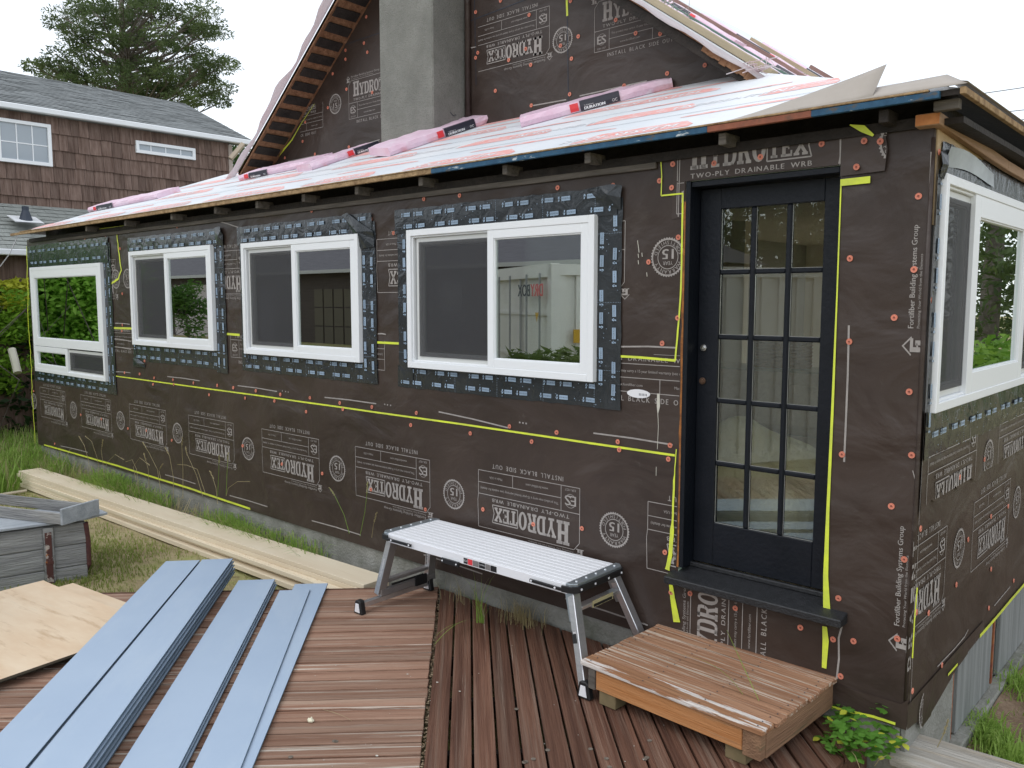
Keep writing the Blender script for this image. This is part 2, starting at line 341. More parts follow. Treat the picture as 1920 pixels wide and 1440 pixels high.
BW, BH = 0.83, 0.376
def block_mb(header=False):
    mb = MB(); t = 0.0042
    L = lambda a, b: mb.ribbon([a, b], t)
    L((0, 0), (0, BH - .045)); mb.ribbon([(0, BH-.045), (.04, BH)], t); L((.04, BH), (BW, BH)); L((BW, BH), (BW + .006, .2)); L((BW + .006, .2), (BW, .155)); L((BW, .155), (BW, 0)); L((BW, 0), (0, 0))
    L((0, .155), (BW, .155)); L((.14, 0), (.14, .155)); L((.14, .078), (BW, .078)); L((.53, 0), (.53, .078))
    x = .075
    for ch, wd, h in (('H', .098, .145), ('Y', .076, .118), ('D', .072, .118), ('R', .074, .118), ('O', .070, .118), ('T', .060, .092), ('E', .058, .092), ('X', .068, .092)):
        y0 = .216 if ch in 'HYDRO' else .226
        if ch == 'T': x += .008
        for pl in slab(ch): mb.face([(x + p[0]*wd, y0 + p[1]*h, 0) for p in pl])
        x += wd + .004
    for a, b in (((.488, .214), (.705, .214)), ((.705, .214), (.690, .268)), ((.690, .268), (.705, .330)), ((.705, .330), (.488, .330)), ((.488, .330), (.488, .214))): mb.ribbon([a, b], .0065)
    fit_text(mb, 'TWO-PLY DRAINABLE WRB', .078, .708, .172, .197, track=.19, bold=.0006)
    fit_text(mb, 'This product may carry a 15-year limited warranty (see website for details)', .160, .81, .109, .125)
    fit_text(mb, 'www.fortifiber.com', .24, .42, .032, .048); fit_text(mb, 'Made in USA', .62, .73, .032, .048)
    fit_text(mb, 'ESR-1027', .03, .11, .014, .028)
    for ch, a, b in (('E', .028, .068), ('S', .066, .112)): fit_text(mb, ch, a, b, .055, .118, bold=.0012)
    for i in range(10):
        a, b = R(20 + i*28), R(48 + i*28); mb.ribbon([(.07+.042*math.cos(a), .087+.042*math.sin(a)), (.07+.042*math.cos(b), .087+.042*math.sin(b))], .003)
    fit_text(mb, 'INSTALL BLACK SIDE OUT', .125, .705, -.052, -.022, track=.26, bold=.0006)
    logo(mb, -.035, BH - .01, .062)
    fit_text(mb, 'Fortifiber Building Systems Group', .045, .50, BH + .030, BH + .050)
    fit_text(mb, 'Protecting Your World from the Elements', .045, .40, BH + .012, BH + .023)
    return mb
def seal_mb(r=.105):
    mb = MB(); n = 40
    for i in range(n):
        a, b = 2*math.pi*i/n, 2*math.pi*(i+1)/n; c = (a + b) / 2
        pt = lambda q, rr: (rr*math.cos(q), rr*math.sin(q), 0)
        mb.face([pt(a, r*.86), pt(b, r*.86), pt(b, r*.93), pt(c, r), pt(a, r*.93)][::1])
        mb.face([pt(a, r*.56), pt(b, r*.56), pt(b, r*.60), pt(a, r*.60)])
    def arc(s, a0, a1, flip):
        for i, ch in enumerate(s):
            a = R(a0 + (a1 - a0) * i / (len(s) - 1)); v, f = text_vf(ch, r * .27)
            if not v: continue
            cx = (min(p[0] for p in v) + max(p[0] for p in v)) / 2
            rr = r * .64 if not flip else r * .82
            Mx = Matrix.Translation((rr*math.cos(a), rr*math.sin(a), 0)) @ RZ(a - math.pi/2 + (math.pi if flip else 0)) @ Matrix.Translation((-cx, 0, 0))
            mb.add((v, f), Mx)
    arc('WARRANTY', 152, 28, False); arc('FORTISHIELD', 196, 344, True)
    fit_text(mb, '15', -r*.32, r*.32, -r*.40, r*.12, bold=r*.02); fit_text(mb, 'YEAR', -r*.28, r*.28, r*.20, r*.40)
    return mb
def clip(mb, x0=None, x1=None, y0=None, y1=None):
    bm = bmesh.new(); vs = [bm.verts.new(p) for p in mb.v]
    for q in mb.f:
        try: bm.faces.new([vs[i] for i in q])
        except ValueError: pass
    for c, no in ((x0, (-1, 0, 0)), (x1, (1, 0, 0)), (y0, (0, -1, 0)), (y1, (0, 1, 0))):
        if c is None: continue
        co = (c, 0, 0) if no[0] else (0, c, 0)
        g = bm.verts[:] + bm.edges[:] + bm.faces[:]
        bmesh.ops.bisect_plane(bm, geom=g, plane_co=co, plane_no=no, clear_outer=True)
    o = MB(); bm.verts.index_update(); o.v = [tuple(v.co) for v in bm.verts]; o.f = [tuple(v.index for v in f.verts) for f in bm.faces]; o.m = [0] * len(o.f); bm.free(); return o
block = block_mb(); seal = seal_mb()
me_block = block.mesh('printed_block', M_['print']); me_seal = seal.mesh('printed_seal', M_['print'])
FLIP = Matrix.Translation((BW, BH, 0)) @ RZ(math.pi)
def put_block(parent, MM, x, z, flip=False, off=.0022, cx0=None, cx1=None, cz0=None, cz1=None, rot=0, wob=0):
    """block whose box has its lower-left at wall position (x, z)"""
    L = T(x, z, off) @ RZ(rot) @ (FLIP if flip else Matrix.Identity(4))
    if cx0 is None and cx1 is None and cz0 is None and cz1 is None:
        return link('printed_block', me_block, parent, MM @ L)
    t = MB(); t.add((block.v, block.f), L); t = clip(t, cx0, cx1, cz0, cz1)
    if t.f: return t.build('printed_block', M_['print'], parent, MM)
def put_seal(parent, MM, x, z, flip=False, off=.0022, **k):
    L = T(x, z, off) @ RZ(math.pi if flip else 0)
    if not k: return link('printed_seal', me_seal, parent, MM @ L)
    t = MB(); t.add((seal.v, seal.f), L); t = clip(t, k.get('cx0'), k.get('cx1'), k.get('cz0'), k.get('cz1'))
    if t.f: return t.build('printed_seal', M_['print'], parent, MM)
# ================================================================ THE HOUSE UNDER RENOVATION
house = thing('house', 'house wrapped in black printed building paper, white windows, black glazed door, grey chimney', 'house')
ID = Matrix.Identity(4)
WL = -10.64; WT = 2.74; WB = 0.125; GY = 1.6; EZ = 2.80; SL = 0.405
def wall(name, MM, x0, x1, y0, y1, holes, th, mats, label=None):
    xs = sorted(set([x0, x1] + [h[0] for h in holes] + [h[2] for h in holes])); ys = sorted(set([y0, y1] + [h[1] for h in holes] + [h[3] for h in holes]))
    mb = MB(); inh = lambda a, b: any(h[0] <= a < h[2] and h[1] <= b < h[3] for h in holes)
    for i in range(len(xs) - 1):
        for j in range(len(ys) - 1):
            a, b, c, d = xs[i], ys[j], xs[i+1], ys[j+1]
            if inh(a, b): continue
            mb.face([(a,b,0),(c,b,0),(c,d,0),(a,d,0)], 0); mb.face([(a,b,-th),(a,d,-th),(c,d,-th),(c,b,-th)], 1)
    for a, b, c, d in holes:
        mb.face([(a,b,0),(a,d,0),(a,d,-th),(a,b,-th)], 2); mb.face([(c,b,0),(c,b,-th),(c,d,-th),(c,d,0)], 2)
        mb.face([(a,b,0),(a,b,-th),(c,b,-th),(c,b,0)], 2); mb.face([(a,d,0),(c,d,0),(c,d,-th),(a,d,-th)], 2)
    mb.face([(x0,y0,0),(x0,y0,-th),(x1,y0,-th),(x1,y0,0)], 0); mb.face([(x0,y1,0),(x1,y1,0),(x1,y1,-th),(x0,y1,-th)], 0)
    mb.face([(x0,y0,0),(x0,y1,0),(x0,y1,-th),(x0,y0,-th)], 0); mb.face([(x1,y0,0),(x1,y0,-th),(x1,y1,-th),(x1,y1,0)], 0)
    mb.v = [tuple(MM @ Vector(p)) for p in mb.v]; o = mb.build(name, mats, house); tag(o, label); return o
# windows of the long wall: (x0, z0, x1, z1)
WIN = [(-10.475, 1.09, -8.345, 2.385), (-7.635, 1.524, -5.968, 2.473), (-5.452, 1.523, -3.848, 2.46), (-3.312, 1.518, -1.725, 2.454)]
ins = lambda r, d: (r[0] + d, r[1] + d, r[2] - d, r[3] - d)
DOOR = (-1.176, 0.555, -0.384, 2.585)
lw = wall('wall', MF(), WL, -.002, WB, WT, [ins(r, .03) for r in WIN] + [(DOOR[0], .50, DOOR[2], DOOR[3])], .16, [M_['wrap'], M_['dry'], M_['reveal']], 'long black wrapped wall with four white windows and a door')
RW = (0.06, 1.49, 2.36, 2.515)
rw = wall('wall', MR(), .003, 7.5, WB - .02, WT, [ins(RW, .03), (2.75, .60, 7.25, 2.55)], .16, [M_['wrap'], M_['dry'], M_['reveal']], 'short black wrapped wall round the corner beside the soil strip')  # the big far opening is unseen, added to let daylight into the room
# left end wall, rear wall, room behind
MB().box((WL + .001, .17, -.3), (WL + .15, 7.5, 2.7)).build('wall', M_['wrap'], house)
q = MB(); q.box((WL + .16, 7.4, .5), (-2.9, 7.5, 2.75), 0); q.box((-2.9, 7.4, .5), (-.17, 7.5, .8), 0); q.box((WL + .16, .17, .42), (-.17, 7.4, .5), 1); q.box((WL + .16, .17, 2.72), (-.17, 7.4, 2.75), 0); q.box((-3.75, .17, .5), (-3.65, 7.4, 2.72), 2); q.box((-3.64, 3.5, .5), (-2.6, 3.6, 2.72), 0)  # right part of the rear wall, unseen, is left open to light the room
q.build('interior', [M_['dry'], M_['floor'], mat('dim panelling', (.30, .29, .27), .8)], house)
# foundation
fd = MB(); fd.box((WL + .03, .02, -.7), (-.03, .2, WB + .01)); fd.build('foundation', M_['conc'], house, bevel=.006)
fr = MB(); fr.box((-.2, .21, -.9), (-.03, 7.5, WB - .01)); fr.box((-.03, .12, -.9), (.05, 7.5, -.33)); sidef = fr.build('foundation', M_['conc'], house, bevel=.008)
for y0, y1 in ((.0, .80), (.86, 1.62), (1.80, 3.2), (3.3, 5.5)):
    mb = MB(); mb.box((-.028, y0 + .03, -.32), (-.004, y1, WB - .025)); tag(mb.build('foundation_panel', M_['conc2'] if y0 > .5 else M_['conc'], house, bevel=.003), None)
rust = mat('rusty red stain', (0.20, 0.05, 0.03), 0.8, c2=(0.35, 0.13, 0.04), nscale=20)
for y in (.815, 1.70): MB().box((-.027, y, -.36), (-.012, y + .03, WB - .03)).build('steel_strap', rust, house)
MB().tube([(-.012, .83, -.36), (.02, .85, -.4)], [.03, .045], seg=7).build('steel_strap', mat('orange foam', (.55, .22, .02), .8, c2=(.3, .1, .02), nscale=30), house)
# loose wrap hem hanging at the corner
hm = MB(); pts = [(-1.35, WB + .02), (-.9, WB - .035), (-.35, WB - .05), (-.02, WB - .065)]
for a, b in zip(pts, pts[1:]): hm.face([(a[0], -.004, a[1]), (b[0], -.004, b[1]), (b[0], -.006, WB + .05), (a[0], -.006, WB + .05)])
hm.face([(-.02, -.005, WB - .065), (.006, -.004, WB - .065), (.008, -.004, WB + .08), (-.02, -.006, WB + .05)])
sd = [(0, WB - .065), (.13, WB - .075), (.24, -.02), (.36, -.005), (.7, WB - .06), (1.0, WB - .03), (1.35, WB - .012)]
for a, b in zip(sd, sd[1:]): hm.face([(.008, a[0], a[1]), (.012, b[0], b[1]), (.006, b[0], WB + .05), (.006, a[0], WB + .05)])
hm.build('wrap_hem', M_['wrap'], lw)
# rounded wrap fold along the corner
MB().tube([(-.006, .006, WB - .05), (-.004, .004, 1.0), (-.006, .004, 1.9), (-.004, .006, 2.66)], [.010, .009, .011, .009], seg=10).build('wrap_fold', M_['wrap'], lw, smooth=True)
cf = MB(); cf.ribbon([(.012, 1.0), (.02, 1.4), (.014, 1.9), (.018, 2.6)], .004, .012); cf.build('printed_line', M_['print'], rw, MR())

# ------------------------------------------------ printing on the long wall
pw = lambda *a, **k: put_block(lw, MF(), *a, **k)
def gaps(x0, x1):
    """stretches of x0..x1 that lie on the wall between the windows"""
    out = [(x0, x1)]
    for w_ in WIN:
        nx = []
        for a, b in out:
            if w_[2] - .02 <= a or w_[0] + .02 >= b: nx.append((a, b)); continue
            if a < w_[0] + .02: nx.append((a, w_[0] + .02))
            if b > w_[2] - .02: nx.append((w_[2] - .02, b))
        out = nx
    return out
for i in range(8): 
    x = -2.672 - 1.30 * i
    if x > WL: pw(x, .506, True)
pw(-1.372, .506, True, cx1=-1.19)
put_block(lw, MF(), -11.772, .506, True, cx0=WL + .01)
for i in range(8):
    x = -1.595 - 1.30 * i - (.01 if i else 0); put_seal(lw, MF(), x, .68, True)
SEAM2 = 1.695
for x, c0, c1 in ((-1.84, None, -1.19), (-3.14, None, None), (-4.44, None, None), (-5.74, None, None), (-7.04, None, None), (-8.34, None, None), (-9.64, None, None)):
    for a_, b_ in gaps(x - .06, (c1 or x + BW + .02)):
        if b_ - a_ > .03: pw(x, 1.478, False, cx0=a_, cx1=b_, cz1=SEAM2 - .004)
for x in (-2.377, -3.677, -4.977, -6.277, -7.577, -8.877, -10.177):
    for a_, b_ in gaps(x - .02, x + BW + .06):
        if b_ - a_ > .03: pw(x, 2.035, True, cx0=a_, cx1=b_)
for x in [-1.275 - 1.3 * i for i in range(8)] + [-8.06]:
    for a_, b_ in gaps(x - .11, x + .11):
        if b_ - a_ > .02: put_seal(lw, MF(), x, 2.205, True, cx0=a_, cx1=b_)
# printed lines
ln = MB()
def wl(a, b, wd=.009):
    A, B = Wp(*a), Wp(*b); ln.ribbon([(A.x, A.z), ((A.x+B.x)/2, (A.z+B.z)/2 + .004), (B.x, B.z)], wd, .0024)
for a, b in (((823,772),(953,802)), ((1113,812),(1262,834)), ((609,745),(706,757)), ((446,723),(520,734)), ((314,706),(375,714)), ((216,697),(245,699)),
             ((585,976),(677,1003)), ((431,929),(502,950)), ((310,890),(367,907)), ((114,836),(165,848)), ((795,1040),(905,1076)), ((1060,1122),(1215,1172)),
             ((532,396),(618,386)), ((723,373),(841,360)), ((983,342),(1145,323)), ((455,429),(400,412)), ((254,430),(310,423)), ((377,414),(446,407)), ((55,452),(92,449)), ((136,443),(177,440)),
             ((1165,650),(1268,652)), ((709,626),(724,627)), ((216,606),(244,608)), ((215,635),(246,640)), ((214,650),(246,655)), ((1592,610),(1590,700)), ((1590,700),(1586,800)), ((1586,800),(1583,866))): wl(a, b)
for c in ((975,792), (981,793), (987,794), (722,758), (727,759), (733,760), (514,398), (519,397), (524,396), (951,348), (957,347), (963,346), (530,733), (536,734), (541,735)):
    p = Wp(*c); ln.ribbon([(p.x, p.z - .005), (p.x, p.z + .005)], .012, .0024)
build_split(ln, 'printed_line', M_['print'], lw, MF())
# sheet edges (yellow)
def seam(pts, wd, plane='F', off=.004, parent=None, name='wrap_edge', m='seam'):
    P = []
    for p in pts:
        h = Wp(*p) if plane == 'F' else Xp(*p)
        P.append((h.x if plane == 'F' else h.y, h.z))
    q = MB(); q.ribbon(P, wd, off); 
    return q.build(name, M_[m], parent or (lw if plane == 'F' else rw), MF() if plane == 'F' else MR())
def zz(pts, j=.8, sub=5):
    o = []
    for a, b in zip(pts, pts[1:]):
        for i in range(sub): t = i / sub; o.append((a[0]+(b[0]-a[0])*t + random.uniform(-j, j)*.4, a[1]+(b[1]-a[1])*t + random.uniform(-j, j)*.5))
    return o + [pts[-1]]
seam(zz([(215,705),(480,741),(860,794.5),(1266,853.7)], .5), .0125)
seam(zz([(83,834),(220,873),(360,917),(470,954)], .6), .019)
seam(zz([(50,462),(52,520),(54,600),(57,650),(60,700),(62,760),(66,832)], 2.4), .02)
seam([(240,424),(187,430)], .02); seam(zz([(187,430),(220,437),(223,470),(228,507),(222,523),(209,532)], 1.2), .022)
seam([(213,615),(248,616)], .022); seam([(425,626),(450,628)], .02); seam([(708,642),(751,644)], .016); seam([(1164,668),(1200,670),(1267,676)], .013)
seam(zz([(1281,362),(1280,450),(1277,560),(1272,620),(1267,676)], .6), [.010]*21, off=.006)
seam(zz([(1269,842),(1265,900),(1262,980),(1258,1040),(1252,1068)], .7), [.006]*5+[.012]*6+[.024]*9+[.03], off=.006)
seam([(1259,1096),(1262,1120),(1270,1166)], [.024, .03, .042], off=.006)
seam([(1240,293),(1242,330),(1241,367)], .006, off=.007); seam([(1241,367),(1282,363)], .008, off=.007)
seam([(1577,343),(1633,337)], .03, off=.009)
seam([(1578,340),(1570,560),(1562,760),(1553,960),(1549,1080),(1551,1142)], [.006, .007, .012, .015, .024, .034], off=.006)
seam([(1547,1174),(1549,1200),(1546,1252)], [.022, .03, .022], off=.006); seam([(1550,1142),(1562,1148)], .008, off=.006)
seam([(833,350),(1000,327),(1113,309),(1180,299),(1253,288)], [.004, .022, .026, .016, .008], off=.007); seam([(738,362),(783,357)], .009, off=.006)
seam([(1641,238),(1700,229),(1742,234)], [.006, .01, .004], off=.007); seam([(1598,236),(1622,243),(1642,256)], [.004, .03, .01], off=.03)
seam(zz([(1560,1325),(1600,1334),(1640,1343),(1680,1356)], .8), .013, off=.008)
seam([(1722,1100),(1717,1160),(1713,1232)], .005, off=.016)
seam(zz([(1833,1192),(1870,1150),(1920,1091)], .5), .022, 'R', off=.012); seam([(1772,1264),(1790,1244)], .014, 'R', off=.014)

# header strip and folded flap over the door (a separate sheet)
hp = MB(); z0 = 2.588
hp.face([(-1.255, 2.40, 0), (-1.185, 2.405, 0), (-1.178, z0, 0), (-1.252, z0, 0)]); hp.face([(-1.252, z0, 0), (-.384, z0, 0), (-.384, 2.72, 0), (-1.252, 2.72, 0)])
hp.face([(-.384, 2.535, .004), (-.19, 2.54, .010), (-.18, 2.63, .014), (-.200, 2.735, .012), (-.384, 2.735, .003)])
hd = hp.build('wrap_strip', M_['wrap'], lw, MF(off=.0035))
t = MB(); t.add((block.v, block.f), T(-1.225, 2.425, 0)); t2 = clip(t, -1.25, -.39, z0 + .004, 2.74)
t3 = clip(t, -1.25, -1.185, 2.42, z0 - .002)
t2.build('printed_block', M_['print'], lw, MF(off=.0055)); t3.build('printed_block', M_['print'], lw, MF(off=.0055))
t = MB(); t.ribbon([(-1.215, 2.41), (-1.212, 2.70)], .005); t.ribbon([(-.388, z0), (-.388, 2.73)], .005); t.build('printed_line', M_['print'], lw, MF(off=.0060))
t = MB(); t.add((seal.v, seal.f), T(-.115, 2.66, 0)); t = clip(t, None, -.186, None, None); t.build('printed_seal', M_['print'], lw, MF(off=.018))
# vertical sheet right of the door: sideways company name
t = MB(); RV = RZ(math.pi / 2)
for zb, zt in ((1.86, 2.30), (.53, .985)):
    fit_text(t, 'Fortifiber Building Systems Group', 0, zt - zb, 0, .024, rot=T(-.045, zb, 0) @ RV, bold=.0005)
    fit_text(t, 'Protecting Your World from the Elements', 0, (zt - zb) * .72, 0, .012, rot=T(-.020, zb, 0) @ RV)
    logo(t, 0, 0, .085, rot=T(-.005, zb - .12, 0) @ RV)
t.ribbon([(-.008, .5), (-.008, 1.2), (-.02, 1.24)], .004); t.ribbon([(-.006, 1.75), (-.008, 2.6)], .004)
t.ribbon([(-.296, .52), (-.296, .47), (-.31, .40), (-.305, .3), (-.312, .2)], .009)
t.build('printed_letters', M_['print'], lw, MF(off=.0025))
# sideways block under the sill
t = MB(); t.add((block.v, block.f), T(-.72, -.02, 0) @ RV); t = clip(t, -1.15, -.40, .15, .52); t.build('printed_block', M_['print'], lw, MF(off=.0022))
# paint drips and sticker
t = MB(); p = [Wp(*a) for a in ((1235,738),(1235,762),(1234,775),(1235,800),(1233,842))]
t.ribbon([(a.x, a.z) for a in p], [.016, .02, .004, .003, .003], .003); a = Wp(1231,875); t.ribbon([(a.x, a.z), (a.x, a.z - .05)], .003, .003)
for c in ((1196,455), (1197,462), (1198,470), (1197,480), (1197,492), (1204,478), (1213,515)): a = Wp(*c); t.ribbon([(a.x, a.z + .012), (a.x + .003, a.z - .01)], .004, .003)
t.build('paint_drip', mat('dried cream paint', (.55, .53, .46), .5), lw, MF())
t = MB(); a = Wp(1198, 738); t.prism([(a.x + .075*math.cos(k*math.pi/8), a.z + .024*math.sin(k*math.pi/8)) for k in range(16)], .003, .006)
t.build('sticker', M_['white'], lw, MF()); t = MB(); fit_text(t, 'IIIIII', a.x + .005, a.x + .055, a.z - .010, a.z + .004); t.build('printed_letters', M_['ink'], lw, MF(off=.0065))

# ------------------------------------------------ side wall: bare sheathing above, print below
pl = MB(); pl.face([(.012, 1.9, .003), (2.6, 1.9, .003), (2.6, 2.73, .003), (.012, 2.73, .003)])
q = MB()
for r in ((.03, 2.3, .058, 2.73), (.058, 2.518, 7.4, 2.73), (2.365, 1.4, 7.4, 2.518)): q.box((r[0], r[1], 0), (r[2], r[3], .006))
tag(q.build('sheathing', M_['plywall'], rw, MR()), 'bare tan plywood over the side window')
pr = lambda *a, **k: put_block(rw, MR(), *a, **k)
pr(.10, .99, True, off=.0150, cz0=1.075, cz1=1.36); pr(1.42, .99, True, off=.0150, cz0=1.07); pr(2.75, .99, True, off=.0150, cz0=1.07)
put_seal(rw, MR(), 1.20, 1.13, True, off=.0150, cz0=1.07)
pr(-.33, .52, True, off=.0035, cx0=.03); pr(1.0, .54, True, off=.0035); pr(2.3, .54, True, off=.0035); put_seal(rw, MR(), .74, .73, True, off=.0035); put_seal(rw, MR(), 2.05, .73, True, off=.0035)
t = MB(); t.add((seal.v, seal.f), T(.26, .07, 0)); t = clip(t, None, .215, -.01); t.build('printed_seal', M_['print'], rw, MR(off=.013))
t = MB(); t.ribbon([(.05, .96), (.05, .2), (.045, .12)], .004, .003)
t.ribbon([(.46, .20), (.75, .195), (.95, .20), (1.02, .22)], .008, .003); t.ribbon([(1.6, .19), (2.0, .20)], .008, .003)
for k, ch in enumerate('DRAINTEX'):
    if k < 6: fit_text(t, ch, 0, .06, 0, .05, rot=T(.02 + .005, .34 + k * .105, .0032) @ RV, bold=.004)
t.build('printed_letters', M_['print'], rw, MR())
# upper sheet's ragged lower edge on the side wall
t = MB(); E = []
for k in range(31): E.append((.03 + k * .075, 1.065 + .012 * math.sin(k * 1.3) + random.uniform(-.012, .012) + (-.03 if k < 2 else 0) + .01*math.sin(k*.4)))
for a, b in zip(E, E[1:]): t.face([(a[0], a[1], .012), (b[0], b[1], .012), (b[0], 1.47, .006), (a[0], 1.47, .006)])
t.build('wrap_sheet', M_['wrap'], rw, MR())

# ------------------------------------------------ cap nails
cn = MB()
def ring(r0, z0, r1, z1, n=14, m=0):
    for i in range(n):
        a, b = 2*math.pi*i/n, 2*math.pi*(i+1)/n
        cn.face([(r0*math.cos(a), r0*math.sin(a), z0), (r0*math.cos(b), r0*math.sin(b), z0), (r1*math.cos(b), r1*math.sin(b), z1), (r1*math.cos(a), r1*math.sin(a), z1)], m)
ring(.0145, 0, .0138, .0028); ring(.0138, .0028, .0085, .0022); ring(.0085, .0022, .0065, .0038); ring(.0065, .0038, .0048, .0025)
cn.face([(.0048*math.cos(2*math.pi*i/10), .0048*math.sin(2*math.pi*i/10), .0030) for i in range(10)], 1)
me_cap = cn.mesh('cap_nail', [M_['cap'], M_['capd']])
def sc(l, ox, oy, s): return [(ox + a / s, oy + b / s) for a, b in l]
caps = sc([(517,262),(637,268),(792,263),(963,290),(1328,181),(1508,150),(900,345),(918,683),(918,918),(915,962),(1085,1187),(1048,1285),(935,1275),(1157,1314),(1149,1362),(1298,1328),(1304,1363),(1452,1352),(1630,1370),(1750,1388)], 0, 380, 4)
caps += sc([(391,92),(738,62),(1184,124),(1352,228),(30,1372),(151,1388),(319,1412),(503,1437)], 400, 380, 4)
caps += sc([(325,182),(555,160),(1185,110),(1542,95),(1840,65),(1770,587),(1857,1110)], 700, 320, 3.4286)
caps += sc([(168,272),(160,448),(478,265),(825,218),(1285,120),(1613,102),(1733,105),(1555,296),(208,820),(204,1424),(1495,978),(1827,1422)], 1220, 240, 4)
caps += sc([(87,337),(146,1100),(133,1203),(1490,322),(1435,1168)], 1220, 560, 4) + sc([(500,243),(481,552),(461,1068),(471,1335)], 1500, 260, 2.25)
caps += sc([(555,262),(613,501),(317,676),(293,861),(385,869),(146,808),(582,858),(327,1027)], 1440, 840, 2.4)
caps += sc([(88,290),(382,238),(735,283),(548,352),(1194,353),(1205,413),(183,860),(560,972),(925,1003),(1547,1182)], 860, 740, 4)
caps += sc([(288,45),(452,72),(215,95),(413,114),(653,93),(627,187),(854,128),(875,170),(1071,155),(1371,195),(1333,277),(200,417),(463,540),(736,604),(1065,712),(1432,847)], 400, 720, 3.6)
caps += sc([(1412,73),(546,208),(864,300),(1160,380),(370,403),(685,237),(988,315),(1638,417),(228,48)], 0, 720, 3.6)
caps += sc([(941,233),(1212,321),(826,226)], 1000, 1040, 3.2)
for c in caps:
    h = Wp(*c, -.003); off = .0035 if not (-1.26 < h.x < -.18 and h.z > 2.4) else (.022 if h.x > -.38 else .006)
    link('cap_nail', me_cap, lw, MF(h.x, h.z, off) @ RZ(random.random() * 6) @ Matrix.Rotation(random.uniform(-.12, .12), 4, 'X'))
for c in sc([(853,130),(965,50),(900,412),(1003,308),(1080,262),(847,615),(1003,545),(722,742),(993,720),(1105,597),(782,977)], 1440, 840, 2.4):
    h = Xp(*c, .004); link('cap_nail', me_cap, rw, MR(h.y, h.z, .013 if h.z > 1.05 else .004) @ RZ(random.random() * 6))
for z in (2.60, 1.98, .98, .60, .235): link('cap_nail', me_cap, rw, MR(.03, z, .014))

# ------------------------------------------------ windows
def window(MM, w, h, lites, label, x, z):
    """lites: list of (kind, x0, y0, x1, y1, frame_w, recess). frame face at local z=.045"""
    P = .045; fr = MB(); fw = .042
    def rg(mb, a, b, c, d, t, z0, z1, m=0):
        mb.box((a, b, z0), (a + t, d, z1), m); mb.box((c - t, b, z0), (c, d, z1), m); mb.box((a + t, b, z0), (c - t, b + t, z1), m); mb.box((a + t, d - t, z0), (c - t, d, z1), m)
    rg(fr, 0, 0, w, h, fw, -.02, P)
    rg(fr, fw, fw, w - fw, h - fw, .012, -.02, P - .014)
    root = fr.build('window', M_['vinyl'], house, MM @ T(x, z, 0), bevel=.0025); tag(root, label)
    for kind, a, b, c, d, t, rec in lites:
        s = MB(); z1 = P - rec; rg(s, a, b, c, d, t, z1 - .032, z1); rg(s, a + t, b + t, c - t, d - t, .008, z1 - .030, z1 - .007)
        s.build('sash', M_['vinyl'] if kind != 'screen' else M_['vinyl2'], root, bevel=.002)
        g = MB(); g.box((a + t, b + t, z1 - .024), (c - t, d - t, z1 - .020)); g.build('pane', M_['glass'], root)
        if kind == 'screen':
            g = MB(); g.box((a + t*.6, b + t*.6, z1 + .004), (c - t*.2, d - t*.6, z1 + .006)); g.build('insect_screen', M_['screen'], root)
    return root
def slider(x0, z0, x1, z1, mid, label):
    w, h = x1 - x0, z1 - z0
    return window(MF(), w, h, [('screen', .072, .052, mid + .03, h - .055, .048, .030), ('fix', mid, .042, w - .042, h - .042, .052, .004)], label, x0, z0)
r = WIN[3]; slider(*r, -2.551 - r[0], 'largest front slider, nearest the black door')
r = WIN[2]; slider(*r, -4.703 - r[0], 'front slider second from the black door')
r = WIN[1]; slider(*r, -6.87 - r[0], 'front slider third from the black door')
r = WIN[0]; w0, h0 = r[2] - r[0], r[3] - r[1]
window(MF(), w0, h0, [('fix', .03, .325, w0 - .03, h0 - .03, .10, .002), ('fix', .03, .03, 1.08, .32, .065, .002), ('screen', 1.09, .04, w0 - .04, .31, .05, .02)], 'far left window with a picture pane above two small vents', r[0], r[1])
w0, h0 = RW[2] - RW[0], RW[3] - RW[1]
window(MR(), w0, h0, [('screen', .055, .055, .52, h0 - .055, .05, .03), ('fix', .49, .042, 1.68, h0 - .042, .10, .004), ('screen', 1.68, .055, w0 - .055, h0 - .055, .05, .03)], 'three part window in the side wall', RW[0], RW[1])

